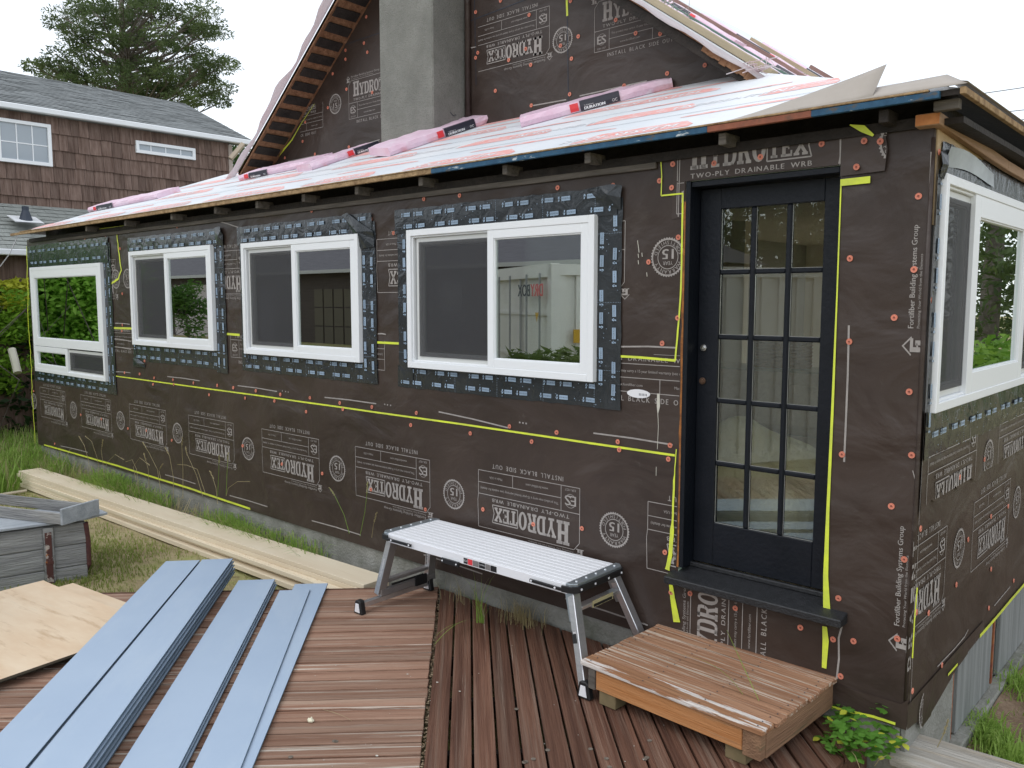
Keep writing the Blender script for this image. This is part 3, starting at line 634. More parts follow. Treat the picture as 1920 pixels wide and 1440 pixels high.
# ------------------------------------------------ flashing tape round the windows
lb = MB(); lb.face([(-.032, -.0125, 0), (.032, -.0125, 0), (.032, .0125, 0), (-.032, .0125, 0)], 0); fit_text(lb, 'VYCOR PLUS', -.029, .029, -.005, .006, m=1, z=.0006)
me_lab = lb.mesh('tape_label', [M_['label'], M_['ink']])
lg = MB()
for q in ([(-.006,-.014),(.002,-.014),(.004,-.002),(-.004,-.002)], [(-.008,.001),(.0,.001),(.006,.013),(-.004,.014)], [(.003,.002),(.010,.0),(.008,.008)]): lg.face([(a, b, 0) for a, b in q])
me_lg = lg.mesh('tape_logo', M_['label'])
def tape(MM, poly, off, label=None, parent=house, rows='h', seed=0, dens=1.0, two=True, sag=.004, nolab=False):
    """strip of tape given as a local quad (x0,y0,x1,y1) or polygon; pattern runs along rows"""
    rd = random.Random(seed); x0, y0, x1, y1 = poly
    mb = MB(); nx = max(2, int((x1 - x0) / .05)); ny = max(2, int((y1 - y0) / .05))
    def hz(i, j):
        e = i in (0, nx) or j in (0, ny); return 0 if e else rd.uniform(0, sag)
    ox = [[rd.uniform(-.004, .004) if i in (0, nx) else 0 for j in range(ny + 1)] for i in range(nx + 1)]
    oy = [[rd.uniform(-.004, .004) if j in (0, ny) else 0 for j in range(ny + 1)] for i in range(nx + 1)]
    V = [[(x0 + (x1-x0)*i/nx + ox[i][j], y0 + (y1-y0)*j/ny + oy[i][j], hz(i, j)) for j in range(ny+1)] for i in range(nx+1)]
    n = len(mb.v)
    for i in range(nx + 1):
        for j in range(ny + 1): mb.v.append(V[i][j])
    for i in range(nx):
        for j in range(ny): a = n + i*(ny+1) + j; mb.f.append((a, a+ny+1, a+ny+2, a+1)); mb.m.append(0)
    o = mb.build('flashing_tape', M_['tape'], parent, MM @ T(0, 0, off), smooth=True); tag(o, label)
    L, Wd = (x1 - x0, y1 - y0) if rows == 'h' else (y1 - y0, x1 - x0)
    nr = 2 if (two and Wd > .10) else 1
    for r_ in range(0 if nolab else nr):
        s = .04 + rd.uniform(0, .1); c = Wd * ((r_ + .5) / nr)
        while s < L - .06:
            for k in range(2):
                for me, ds, ang in ((me_lg, 0, 0), (me_lab, .05, 0)):
                    u = s + ds
                    if u > L - .035: continue
                    X, Y_ = (x0 + u, y0 + c) if rows == 'h' else (x0 + c, y0 + u)
                    link(me.name.split('.')[0], me, o, T(X, Y_, sag + .0012) @ RZ((math.pi if (r_ + seed) % 2 else 0) + (math.pi/2 if rows == 'v' else 0) + rd.uniform(-.03, .03)))
                s += .125
            s += .055 + rd.uniform(0, .02)
    dt = MB(); s = .18 + rd.uniform(0, .1)
    while s < L:
        k = .006
        while k < Wd - .004:
            X, Y_ = (x0 + s, y0 + k) if rows == 'h' else (x0 + k, y0 + s)
            dt.face([(X-.0015, Y_-.0015, sag+.001), (X+.0015, Y_-.0015, sag+.001), (X+.0015, Y_+.0015, sag+.001), (X-.0015, Y_+.0015, sag+.001)]); k += .011
        s += .38
    for _ in range(int(L * Wd * 160)):
        X, Y_ = rd.uniform(x0+.01, x1-.01), rd.uniform(y0+.01, y1-.01); k = rd.uniform(.0015, .003)
        dt.face([(X-k, Y_-k, sag+.001), (X+k, Y_-k, sag+.001), (X+k, Y_+k, sag+.001), (X-k, Y_+k, sag+.001)])
    if dt.f: dt.build('printed_dots', M_['label'], o)
    return o
# outer rectangles of tape
TP = [(-10.60, .955, -8.165, 2.655), (-7.70, 1.355, -5.80, 2.615), (-5.545, 1.372, -3.69, 2.605), (-3.455, 1.371, -1.565, 2.60)]
for i, (a, b) in enumerate(zip(WIN, TP)):
    x0, y0, x1, y1 = b; w0, wz0, w1, wz1 = a
    tape(MF(), (x0 - .01, y0, x1 + .005, wz0 + .012), .003, seed=10 + i)
    tape(MF(), (x0 + .012, y0 + .05, w0 + .012, y1 - .05), .0085, rows='v', seed=20 + i, two=False)
    tape(MF(), (w1 - .012, y0 - .03 if i == 1 else y0, x1 + .004, y1 - .06), .0085, rows='v', seed=30 + i)
    tape(MF(), (x0 - .008, wz1 - .012, x1 - .03, y1), .0145, seed=40 + i, sag=.006)
# bunched tape at the top right corners
def crumple(MM, pts, name='tape_fold'):
    mb = MB(); c = Vector((sum(p[0] for p in pts)/len(pts), sum(p[1] for p in pts)/len(pts), max(p[2] for p in pts) + .012))
    for a, b in zip(pts, pts[1:] + pts[:1]): 
        m1 = (Vector(a) + Vector(b)) / 2 + Vector((0, 0, random.uniform(-.006, .01))); mb.face([a, m1, c]); mb.face([m1, b, c])
    return mb.build(name, M_['tape'], house, MM)
crumple(MF(), [(-4.06, 2.607, .02), (-3.99, 2.62, .025), (-3.70, 2.47, .02), (-3.69, 2.36, .018), (-3.84, 2.35, .02), (-3.88, 2.44, .03)])
crumple(MF(), [(-1.80, 2.60, .02), (-1.62, 2.612, .022), (-1.56, 2.60, .018), (-1.57, 2.47, .014), (-1.70, 2.50, .02)])
crumple(MF(), [(-5.93, 2.62, .02), (-5.83, 2.63, .02), (-5.78, 2.55, .02), (-5.79, 2.46, .016), (-5.9, 2.47, .02)])
crumple(MF(), [(-7.71, 1.38, .015), (-7.60, 1.38, .015), (-7.44, 1.33, .012), (-7.45, 1.29, .010), (-7.71, 1.29, .01)])
tape(MR(), (.035, 1.28, 2.6, 1.50), .0135, seed=61, two=False, sag=.012); tape(MR(), (.012, 1.28, .072, 2.53), .020, rows='v', seed=62, two=False, sag=.006)
tape(MR(), (.08, 2.505, 2.6, 2.655), .0135, seed=63, sag=.006, nolab=True)
crumple(MR(), [(.02, 2.50, .025), (.02, 2.60, .025), (.09, 2.62, .035), (.10, 2.53, .03), (.06, 2.49, .03)])
ft = MB(); fpt = [(.07 + k * .11, 2.625 + .02 * math.sin(k * .5), .05 - .004 * k) for k in range(9)]
for a, b in zip(fpt, fpt[1:]): ft.face([(a[0], a[1] - .085 + .02*a[0], .022), (b[0], b[1] - .085 + .02*b[0], .022), b, a])
ft.build('tape_fold', mat('grey back of tape', (.30, .33, .35), .35, .5, c2=(.4, .44, .46), nscale=6), house, MR())

# ------------------------------------------------ door, frame, sill
dj = MB(); x0, z0, x1, z1 = DOOR
dj.box((x0 + .002, -.004, z0), (x0 + .028, .16, z1)); dj.box((x1 - .009, .008, z0), (x1 - .002, .16, z1)); dj.box((x0 + .028, .008, z1 - .03), (x1 - .009, .16, z1 - .002)); dj.box((x0 + .028, .145, z0), (x0 + .045, .16, z1 - .03))
dj.build('door_frame', M_['doorp'], house, bevel=.002)
t = MB(); E = [(x0 - .008 + random.uniform(-.004, .003), z0 + (z1 - z0 - .1) * k / 24) for k in range(25)]
for a, b in zip(E, E[1:]): t.face([(a[0], -.0045, a[1]), (x0 + .004, -.0055, a[1]), (x0 + .004, -.0055, b[1]), (b[0], -.0045, b[1])])
t.build('sheathing_edge', mat('orange plywood edge', (.36, .14, .035), .8, c2=(.16, .06, .02), nscale=24), lw)
dm = MB(); DX0, DX1, DZ0, DZ1 = x0 + .030, x1 - .010, .575, 2.55; y0, y1 = .10, .143
gx = [-1.030, -.865 + .004, -.838, -.680, -.652, -.492]; gx = [(-1.030, -.866), (-.838, -.680), (-.652, -.493)]
gz = [(.802 + .3335 * k, .802 + .3335 * k + .309) for k in range(5)]
dm.box((DX0, y0, DZ0), (gx[0][0], y1, DZ1)); dm.box((gx[2][1], y0, DZ0), (DX1, y1, DZ1)); dm.box((gx[0][0], y0, DZ0), (gx[2][1], y1, gz[0][0])); dm.box((gx[0][0], y0, gz[4][1]), (gx[2][1], y1, DZ1))
door = dm.build('door', M_['doorp'], house, bevel=.003); tag(door, 'blue black door with fifteen panes')
mu = []
for a, b in ((gx[0][1], gx[1][0]), (gx[1][1], gx[2][0])):
    t = MB(); t.box((a, y0 + .004, gz[0][0]), (b, y1 - .004, gz[4][1])); t.build('muntin', M_['doorp'], door, bevel=.007)
for k in range(4):
    for a, b in gx: t = MB(); t.box((a, y0 + .005, gz[k][1]), (b, y1 - .005, gz[k+1][0])); t.build('muntin', M_['doorp'], door, bevel=.006)
t = MB(); t.box((0, 0, 0), (.158, .004, .309)); 
for i, (a, b) in enumerate(gx):
    for c, d in gz:
        t = MB(); t.box((a, .118, c), (b, .122, d)); o = t.build('pane', M_['dglass'], door)
        o.matrix_basis = Matrix.Rotation(random.uniform(-.002, .002), 4, 'Z')
        pt = MB()   # putty line round each pane
        for q in ((a, c, b, c + .002), (a, c, a + .002, d)): pt.box((q[0], .1155, q[1]), (q[2], .1175, q[3]))
        pt.build('putty', mat('putty', (.35, .35, .33), .7) if 'putty' not in bpy.data.materials else bpy.data.materials['putty'], door)
chrome = mat('steel lock', (.6, .6, .6), .2, metal=1); brass = mat('tarnished brass', (.16, .10, .07), .4, metal=.7)
for (cx, cz, m) in ((-1.108, 1.731, chrome), (-1.110, 1.556, brass)):
    t = MB(); t.prism([(.018*math.cos(k*math.pi/8), .018*math.sin(k*math.pi/8)) for k in range(16)], 0, .010); t.prism([(.011*math.cos(k*math.pi/8), .011*math.sin(k*math.pi/8)) for k in range(16)], .010, .016); t.box((-.002, -.007, .016), (.002, .007, .018))
    o = t.build('lock', m, door, MF(cx, cz, -.0995) , bevel=.0015)
sl_ = MB(); sl_.prism([(-.085, .478), (-.085, .516), (.13, .556), (.13, .478)], 0, .94, M=frame((-1.215, 0, 0), (0, 1, 0), (0, 0, 1)))
sl_.box((-1.172, .075, .548), (-.386, .10, .572))
sl_.build('door_sill', M_['sillp'], house, bevel=.004)
# inside the room
def lump(name, label, cat, c, sz, m, seed, n=26, amp=.25, ex=2.5):
    rd = np.random.default_rng(seed); mb = MB(); N = 22; K = 14; ph = rd.uniform(0, 6.28, (6, 3)); fr_ = rd.uniform(1.5, 4, (6, 3))
    for i in range(K + 1):
        for j in range(N):
            th = math.pi / 2 * i / K; a = 2*math.pi*j/N; d = Vector((math.cos(a)*math.cos(th), math.sin(a)*math.cos(th), math.sin(th)))
            s = 1 / (abs(d.x)**ex + abs(d.y)**ex + abs(d.z)**ex)**(1/ex)
            s *= 1 + amp * sum(math.sin(fr_[k][0]*d.x*2 + ph[k][0]) * math.sin(fr_[k][1]*d.y*2 + ph[k][1]) * math.cos(fr_[k][2]*d.z + ph[k][2]) for k in range(6)) / 3
            mb.v.append((d.x*s*sz[0], d.y*s*sz[1], max(0, d.z*s*sz[2])))
    for i in range(K):
        for j in range(N): a = i*N + j; b = i*N + (j+1) % N; mb.f.append((a, b, b+N, a+N)); mb.m.append(0)
    mb.f.append(tuple(reversed(range(N)))); mb.m.append(0)
    o = mb.build(name, m, None, T(*c), smooth=True); return tag(o, label, cat)
ins_m = mat('cream insulation wool', (.84, .76, .50), .95, .1, c2=(.92, .87, .66), nscale=9, bump=.8, bscale=25)
lump('insulation_pile', 'pile of cream fibreglass insulation seen through the lower door panes', 'insulation', (-1.45, 1.0, .5), (.80, .45, .66), ins_m, 3)
t = MB(); t.box((0, 0, 0), (1.1, .05, 1.2)); t.build('foam_board', mat('pale foam board', (.80, .80, .72), .8), None, T(-3.0, 1.55, .501) @ Matrix.Rotation(-.12, 4, 'X')); tag(bpy.data.objects['foam_board'], 'pale foam board leaning indoors, seen through the left column of door panes', 'foam board')
sofa = thing('sofa', 'brown fabric sofa indoors behind the door panes', 'sofa', T(-1.9, 1.95, .5))
sm = mat('brown upholstery', (.46, .36, .30), .95, .1, c2=(.54, .44, .37), nscale=20, bump=.3)
t = MB(); t.box((-.9, -.4, .12), (.9, .4, .45)); t.build('seat', sm, sofa, bevel=.05); t = MB(); t.box((-.9, .3, .45), (.9, .55, .92)); t.build('backrest', sm, sofa, bevel=.08)
for x in (-1.08, .9):
    t = MB(); t.box((x, -.4, .12), (x + .18, .55, .66)); t.build('armrest', sm, sofa, bevel=.05)
bk = thing('wicker_basket', 'wicker basket on a ledge behind the door panes', 'basket', T(-1.95, 2.9, 1.42))
wk = mat('brown wicker', (.33, .17, .07), .8, c2=(.2, .1, .04), nscale=50, bump=.8, bscale=60)
t = MB(); t.prism([(.26*math.cos(k*math.pi/10), .16*math.sin(k*math.pi/10)) for k in range(20)], 0, .02)
for k in range(9): t.tube([(.26*math.cos(j*math.pi/10), .16*math.sin(j*math.pi/10), .02 + k*.028) for j in range(21)], .014, seg=5)
t.build('basket_wall', wk, bk)
MB().box((-2.6, 2.7, .5), (-.5, 3.2, 1.41)).build('cupboard', mat('pale cupboard', (.42, .41, .36), .7)); tag(bpy.data.objects['cupboard'], 'pale low cupboard indoors under the wicker basket', 'cupboard')
# ================================================================ LOWER ROOF, GABLE, CHIMNEY
EX = .13                                  # right eave
def rz(y): return EZ + SL * (y + .15)     # lower roof surface
rs = MB()
P = [(-10.34, -.15), (EX, -.15), (EX - 1.75, 1.6), (-8.60, 1.6)]
top = [Vector((a, b, rz(b) + .012)) for a, b in P]; bot = [Vector((a, b, rz(b) - .012)) for a, b in P]
rs.face(top); rs.face(list(reversed(bot)), 1)
for i in range(4): j = (i + 1) % 4; rs.face([bot[i], bot[j], top[j], top[i]], 1)
# right hip plane and left hip plane
def hipr(x): return EZ + SL * (EX - x)
q = [(EX, -.15), (EX, 8.0), (-1.45, 8.0), (-1.45, 1.43)]
rs.face([(a, b, hipr(a) + .012) for a, b in q]); rs.face([(a, b, hipr(a) - .012) for a, b in reversed(q)], 1)
rs.face([(EX, -.15, EZ - .012), (EX, 8, EZ - .012), (EX, 8, EZ + .012), (EX, -.15, EZ + .012)], 1)
rs.face([(-10.48, -.15, EZ + .012), (-8.60, 1.6, rz(1.6) + .012), (-9.2, 4, rz(1.6)), (-11.2, 4, EZ)])
roof = rs.build('roof', [M_['memb'], M_['darkw']], house); tag(roof, 'low hip roof under white and red underlay')
# edge boards with coloured seals
def edge(px0, px1, m, dz=0):
    a = hit(px0, 300, (0, -.152, 0), (0, 1, 0)).x; b = hit(px1, 300, (0, -.152, 0), (0, 1, 0)).x
    MB().box((a, -.172, EZ - .020 + dz), (b, -.150, EZ + .009 + dz)).build('edge_board', M_[m], roof, bevel=.002)
edge(14, 812, 'osbedge'); edge(812, 1328, 'blue'); edge(1328, 1521, 'orange'); edge(1521, 1758, 'blue')
t = MB(); t.box((-10.35, -.176, EZ + .010), (.02, -.15, EZ + .019)); t.build('edge_board', M_['osbedge'], roof, bevel=.002)
# soffit boards and rafters
t = MB(); t.box((-10.45, .162, EZ - .10), (0, .18, EZ + .1)); t.box((-10.5, -.02, 2.70), (-.0, .0, 2.745)); t.build('soffit', M_['darkw'], house)
t = MB()
t.box((-9.6, -.018, 2.668), (-1.35, -.003, 2.715)); t.build('frieze_board', M_['greyw'], house, bevel=.003)
for px, py in ((1353,257),(1100,292),(945,313),(787,337),(667,353),(567,368),(480,380),(402,390),(320,400),(233,413),(160,425),(1655,228)):
    a = hit(px, py, (0, -.13, 0), (0, 1, 0)).x
    MB().box((a - .020, -.125, EZ - .078), (a + .020, .02, EZ - .022)).build('rafter_tail', M_['greyw'] if px != 1655 else M_['darkw'], roof, bevel=.003)
# side wall: new lumber ledger in three lengths with fresh cut end
for k, (a, b) in enumerate(((-.055, .235), (.237, 1.10), (1.102, 1.98), (1.982, 2.9), (2.902, 5.0))):
    t = MB(); t.box((-.062 if k == 0 else .007, a, 2.700), (.036, b, 2.750)); t.v = [(p[0] + .012*max(0, p[1]), p[1], p[2] - .05*(p[1] + .055)) if p[1] < 1.3 else (p[0] + .0156, p[1], p[2] - .05*1.355 - .01*(p[1]-1.3)) for p in t.v]; o = t.build('ledger_board', M_['lumber'], house, bevel=.003)
    if k == 0: MB().box((-.059, -.0575, 2.703), (.033, -.0555, 2.747)).build('cut_end', M_['cutend'], o)
t = MB(); t.box((.006, .0, 2.705), (EX - .02, 7.5, 2.73)); t.box((.0, .0, 2.73), (.02, 7.5, 2.80)); t.build('soffit', M_['darkw'], house)
t = MB(); t.box((.02, -.10, 2.745), (.115, -.06, 2.785)); t.build('rafter_tail', M_['greyw'], roof, bevel=.002)
t = MB(); t.box((EX + .001, -.16, EZ - .014), (EX + .022, 8, EZ + .014)); t.build('edge_board', M_['osbedge'], roof, bevel=.002)
# roofing paper: strip along the right eave with a kick, and the big lifted flap on the front
def sheet(rows, name, m, parent=roof, sub=1):
    mb = MB(); nr, nc = len(rows), len(rows[0])
    for r_ in rows: mb.v += [tuple(p) for p in r_]
    for i in range(nr - 1):
        for j in range(nc - 1): a = i*nc + j; mb.f.append((a, a+1, a+nc+1, a+nc)); mb.m.append(0)
    o = mb.build(name, m, parent, smooth=True); s = o.modifiers.new('s', 'SOLIDIFY'); s.thickness = .002; return o
# lifted flap: base line on the roof along the eave, free corner raised
A = hit(1335, 246, (0, -.165, 0), (0, 1, 0)); B = hit(1634, 184, (0, -.165, 0), (0, 1, 0)); rows = []
for i in range(7):
    v = i / 6; r_ = []
    for j in range(9):
        u = j / 8; x = A.x + (B.x - A.x) * u; lift = .16 * (u ** 1.25) * v
        r_.append((x + .015 * v * u, -.165 + .10 * v * u + .02 * v, EZ + .021 + lift))
    rows.append(r_)
sheet(rows, 'paper_flap', M_['paper'])
rows = []
for i in range(5):
    v = i / 4; r_ = []
    for j in range(25):
        u = j / 24; y = -.17 + 6 * u + .09 * v * (1 - u)
        r_.append((EX + .03 - .10 * v, y, EZ + .030 + .040 * v))
    rows.append(r_)
sheet(rows, 'paper_flap', M_['paper'])
rows = []
for i in range(4):
    v = i / 3; rows.append([(EX + .03 - .10 * v * (j / 10) - .68 * (1 - j / 10), -.170 + .09 * v, EZ + .022 + (SL*.09 + .018) * v * (1 - .0*(j/10)) + .012 * v * (j / 10)) for j in range(11)])
sheet(rows, 'paper_flap', M_['paper'])
# red print on the underlay, in the roof plane: local x along the eave, y up the slope
RM = frame((0, -.15, EZ + .0135), (1, 0, 0), (0, 1, SL))
LS = math.sqrt(1 + SL * SL)
t = MB(); rd = random.Random(5)
for row, (c, h, o0) in enumerate(((.10, .17, 0), (.40, .05, .7), (.70, .18, .5), (1.02, .05, 1.2), (1.28, .18, .2), (1.58, .05, .9), (1.78, .12, .6))):
    x = -10.3 + o0
    while x < EX - c * .95 - .2:
        l = rd.uniform(.75, 1.25); x2 = min(x + l, EX - c - .05)
        if x > -10.45 + c and x2 > x + .2:
            pts = 8; j = [rd.uniform(-.006, .006) for _ in range(pts + 1)]
            for k in range(pts):
                a = x + (x2-x)*k/pts; b = x + (x2-x)*(k+1)/pts; t0 = h * (.35 if k == 0 else 1); t1 = h * (.35 if k == pts-1 else 1)
                t.face([(a, c + j[k], 0), (b, c + j[k+1], 0), (b, c + t1 + j[k+1], 0), (a, c + t0 + j[k], 0)])
        x += l + rd.uniform(.25, .6)
build_split(t, 'printed_band', M_['mred'], roof, RM)
t = MB()
for row, c in enumerate((.14, .74, 1.32)):
    for x in np.arange(-9.8 + .4 * row, -.4 - c, 1.3): fit_text(t, 'UNDERLAYMENT' if row % 2 else 'ROOF SYSTEM', x, x + .75, c, c + .085, z=.001, bold=.003)
t.build('printed_letters', M_['white'], roof, RM)
# lap lines of the underlay
t = MB(); t.ribbon([(-10.1, .52), (-6, .515), (-2, .522), (-.55, .518)], .006, .001); t.ribbon([(-9.5, 1.02), (-4, 1.03), (-1.1, 1.02)], .006, .001)
for x in (-8.0, -5.9): t.ribbon([(x, .02), (x + .35, .5), (x + .4, .9)], .006, .0015)
build_split(t, 'lap_line', mat('grey lap line', (.22, .24, .26), .7), roof, RM)

# ------------------------------------------------ gable
gl = lambda x: 3.45 + .78 * (x + 7.58); gr = lambda x: 3.435 + .72 * (-1.5 - x); XR = -4.673; ZR = gl(XR)
t = MB(); ga = [(-7.75, 3.3), (-1.28, 3.3), (-1.5, 3.43), (XR, ZR), (-7.58, 3.44)]
t.prism(ga, -.15, 0, M=MF(off=-GY)); gable = t.build('wall', M_['wrap'], house); tag(gable, 'black wrapped gable wall behind the chimney')
gm = MF(off=-GY)
def gblk(px, py, rot, flip, **k):
    h = hit(px, py, (0, GY, 0), (0, 1, 0)); put_block(gable, gm, h.x, h.z, flip, rot=rot, **k)
put_block(gable, gm, -2.955, 3.90, False)                      # right of the chimney, upright
put_block(gable, gm, -4.24 , 3.98, True, cx0=-4.22)            # upside down block against the chimney
gblk(655, 224, 0, False, cx1=None)                             # left of the chimney
g = hit(606, 238, (0, GY, 0), (0, 1, 0)); put_block(gable, gm, g.x - BW, g.z, False, cx0=hit(563, 240, (0, GY, 0), (0, 1, 0)).x, cz1=g.z + .26)
for c, f in (((629, 195), False), ((1055, 75), True)):
    h = hit(*c, (0, GY, 0), (0, 1, 0)); put_seal(gable, gm, h.x, h.z, f)
t = MB()
def gline(a, b, wd=.010):
    A, B = hit(*a, (0, GY, 0), (0, 1, 0)), hit(*b, (0, GY, 0), (0, 1, 0)); t.ribbon([(A.x, A.z), (B.x, B.z)], wd, .0024)
for a, b in (((540,303),(598,291)), ((679,272),(712,262)), ((880,220),(890,217)), ((1000,198),(1062,187)), ((1087,180),(1213,152)), ((881,90),(893,88))): gline(a, b)
build_split(t, 'printed_line', M_['print'], gable, gm)
t = MB(); a = hit(1063, 0, (0, GY, 0), (0, 1, 0)); b = hit(1064, 30, (0, GY, 0), (0, 1, 0)); t.ribbon([(a.x, a.z), (b.x, b.z)], .02, .003)
P = [hit(*c, (0, GY, 0), (0, 1, 0)) for c in ((520,297),(533,280),(548,262),(565,232),(590,195))]; t.ribbon([(p.x, p.z) for p in P], [.012,.02,.018,.008,.004], .003)
P = [hit(*c, (0, GY, 0), (0, 1, 0)) for c in ((883,120),(882,160),(882,205))]; t.ribbon([(p.x, p.z) for p in P], [.006,.012,.01], .03)
t.build('wrap_edge', M_['seam'], gable, gm)
for c in ((635,170),(880, 90)):
    pass
# seams of overlapping sheets on the gable
t = MB(); 
for a, b in (((598,100),(712,62)), ((890,0),(893,160)), ((1064,30),(1066,190)), ((880,40),(1010,-10))): gline(a, b, .006)
build_split(t, 'lap_line', M_['ink'], gable, gm)
caps2 = sc([(621,95),(608,243),(627,294),(504,283),(504,333),(432,415),(510,502),(405,606),(263,795),(523,827),(332,867),(654,520),(277,687),(1236,68),(1537,84),(1376,4),(1248,297),(1236,325),(1518,275),(1347,511),(1765,530),(1549,593),(1713,257),(1813,205),(1775,330),(1546,365),(163,888),(1422,338),(1769,5)], 480, 0, 3)
caps2 += sc([(464,112),(576,187),(714,190),(965,367),(753,413),(511,482),(205,530)], 1000, 0, 3)
for c in caps2:
    h = hit(*c, (0, GY - .003, 0), (0, 1, 0)); link('cap_nail', me_cap, gable, MF(h.x, h.z, -GY + .0035) @ RZ(random.random() * 6) @ Matrix.Scale(1.15, 4))
# main roof: two slopes with underside, overhang in front of the gable
OV = GY - .35; YB = 9.0
def slope(x0, z0, x1, z1, th=.03):
    t = MB(); d = Vector((x1 - x0, 0, z1 - z0)).normalized(); n = Vector((-d.z, 0, d.x)); n = n if n.z > 0 else -n
    a, b = Vector((x0, 0, z0)), Vector((x1, 0, z1)); y0, y1 = Vector((0, OV, 0)), Vector((0, YB, 0)); u = n * th
    t.face([a+y0+u, b+y0+u, b+y1+u, a+y1+u], 1); t.face([a+y0, a+y1, b+y1, b+y0], 0)
    t.face([a+y0, b+y0, b+y0+u, a+y0+u], 0); t.face([a+y1, a+y1+u, b+y1+u, b+y1], 0); t.face([a+y0, a+y0+u, a+y1+u, a+y1], 0)
    return t
lx0 = -7.66; t = slope(lx0, gl(lx0), XR, ZR); mroofl = t.build('roof', [M_['osb'], M_['memb']], house); tag(mroofl, 'steep left roof slope with black painted soffit boards')
rx0 = -1.38; t = slope(rx0, gr(rx0), XR, ZR); mroofr = t.build('roof', [M_['osb'], M_['memb']], house); tag(mroofr, 'steep right roof slope with red printed underlay')
# black boards across the left soffit (local x up the slope, y towards the viewer, z below the deck)
LF = frame((lx0, GY, gl(lx0)), (1, 0, .78), (0, -1, 0)); ll = math.hypot(XR - lx0, ZR - gl(lx0))
# frame normal: up-slope x forward = downwards
t = MB(); t.box((-.055, .03, 0), (.055, .315, .014)); me_sb = t.mesh('soffit_board', M_['darkw'])
k = 0
for i in range(19):
    s = .22 + i * .187
    if s > ll - .1: break
    o = link('soffit_board', me_sb, mroofl, LF @ T(s, random.uniform(-.008, .008), .001) @ RZ(random.uniform(-.03, .03))); bev(o, .02, 2)
t = MB(); t.box((0.0, .335, -.03), (ll, .35, .012)); t.build('rake_board', M_['osb'], mroofl, LF, bevel=.003)
# underlay hanging past the left rake
rows = []
for i in range(5):
    v = i / 4; r_ = []
    for j in range(45):
        u = j / 44; s = -.25 + (ll + .25) * u; wv = .02 * math.sin(u * 23) + .012 * math.sin(u * 51 + 1)
        x = lx0 + s / math.hypot(1, .78); z = gl(x) + .045
        r_.append((x - .02 * v - wv * v * .5, OV - .005 - .065 * v - wv * v, z - .012 * v + .01 * math.sin(u * 40) * v))
    rows.append(r_)
film = mat('thin pale underlay film', (.74, .72, .74), .5, .3, c2=(.70, .55, .56), nscale=2.2, lo=.5, hi=.7)
tt = film.node_tree; tl = tt.nodes.new('ShaderNodeBsdfTranslucent'); tl.inputs[0].default_value = (.80, .72, .73, 1); mx = tt.nodes.new('ShaderNodeMixShader'); mx.inputs[0].default_value = .55
tt.links.new(tt.nodes['Principled BSDF'].outputs[0], mx.inputs[1]); tt.links.new(tl.outputs[0], mx.inputs[2]); tt.links.new(mx.outputs[0], tt.nodes['Material Output'].inputs[0])
sheet(rows, 'underlay_edge', film, mroofl)
# right rake: dark board below, torn brown edge near the foot, hanging film
RF = frame((rx0, GY, gr(rx0)), (-1, 0, .72), (0, 1, 0)) @ Matrix.Diagonal((1, 1, -1, 1))           # local x up the slope, y backwards, z up out of the roof
rl = math.hypot(XR - rx0, ZR - gr(rx0))
t = MB(); t.box((.1, -.34, -.07), (rl, -.31, -.005)); t.box((.05, -.06, -.08), (rl, -.0, -.002)); t.build('rake_board', M_['darkw'], mroofr, RF, bevel=.003)
t = MB()
for k in range(9): s = .02 + k * .055; t.box((s, -.358 + random.uniform(-.004, .004), -.030 - random.uniform(0, .012)), (s + .056, -.345, .016))
t.build('torn_board_edge', M_['osb'], mroofr, RF)
rows = []
for i in range(4):
    v = i / 3; rows.append([tuple(RF @ Vector((.0 + rl * j / 30, -.35 + .02 - .06 * v, .036 - .03 * v * v + .008 * math.sin(j * 1.7) * v))) for j in range(31)])
sheet(rows, 'underlay_edge', film, mroofr)
# red print bands running up-slope on the right slope
t = MB()
for y, wd, a, b in ((.10, .10, .1, 1.6), (.42, .04, .3, 2.4), (.75, .12, .0, 3.0), (1.4, .06, .4, 3), (2.2, .14, .0, 2.6), (3.4, .16, .1, 3), (5, .2, .1, 3), (6.4, .2, .1, 3)):
    t.face([(a, y, .0305), (b, y, .0305), (b, y + wd, .0305), (a, y + wd, .0305)])
t.build('printed_band', M_['mred'], mroofr, RF)
# chimney
t = MB(); ch = t.box((-5.09, 1.2, 3.15), (-4.377, GY - .002, 6.4)).build('chimney', M_['stucco'], house, bevel=.012); tag(ch, 'square grey rendered chimney')
t = MB(); t.tube([(-4.385, 1.50, 3.60), (-4.377, 1.47, 3.615), (-4.374, 1.44, 3.60), (-4.374, 1.40, 3.625)], .003, seg=4); t.build('crack', M_['ink'], ch)
MB().tube([(-4.33, GY - .02, 3.55), (-4.33, GY - .02, 6.0)], .028, seg=10).build('wrap_fold', M_['wrap'], house, smooth=True)

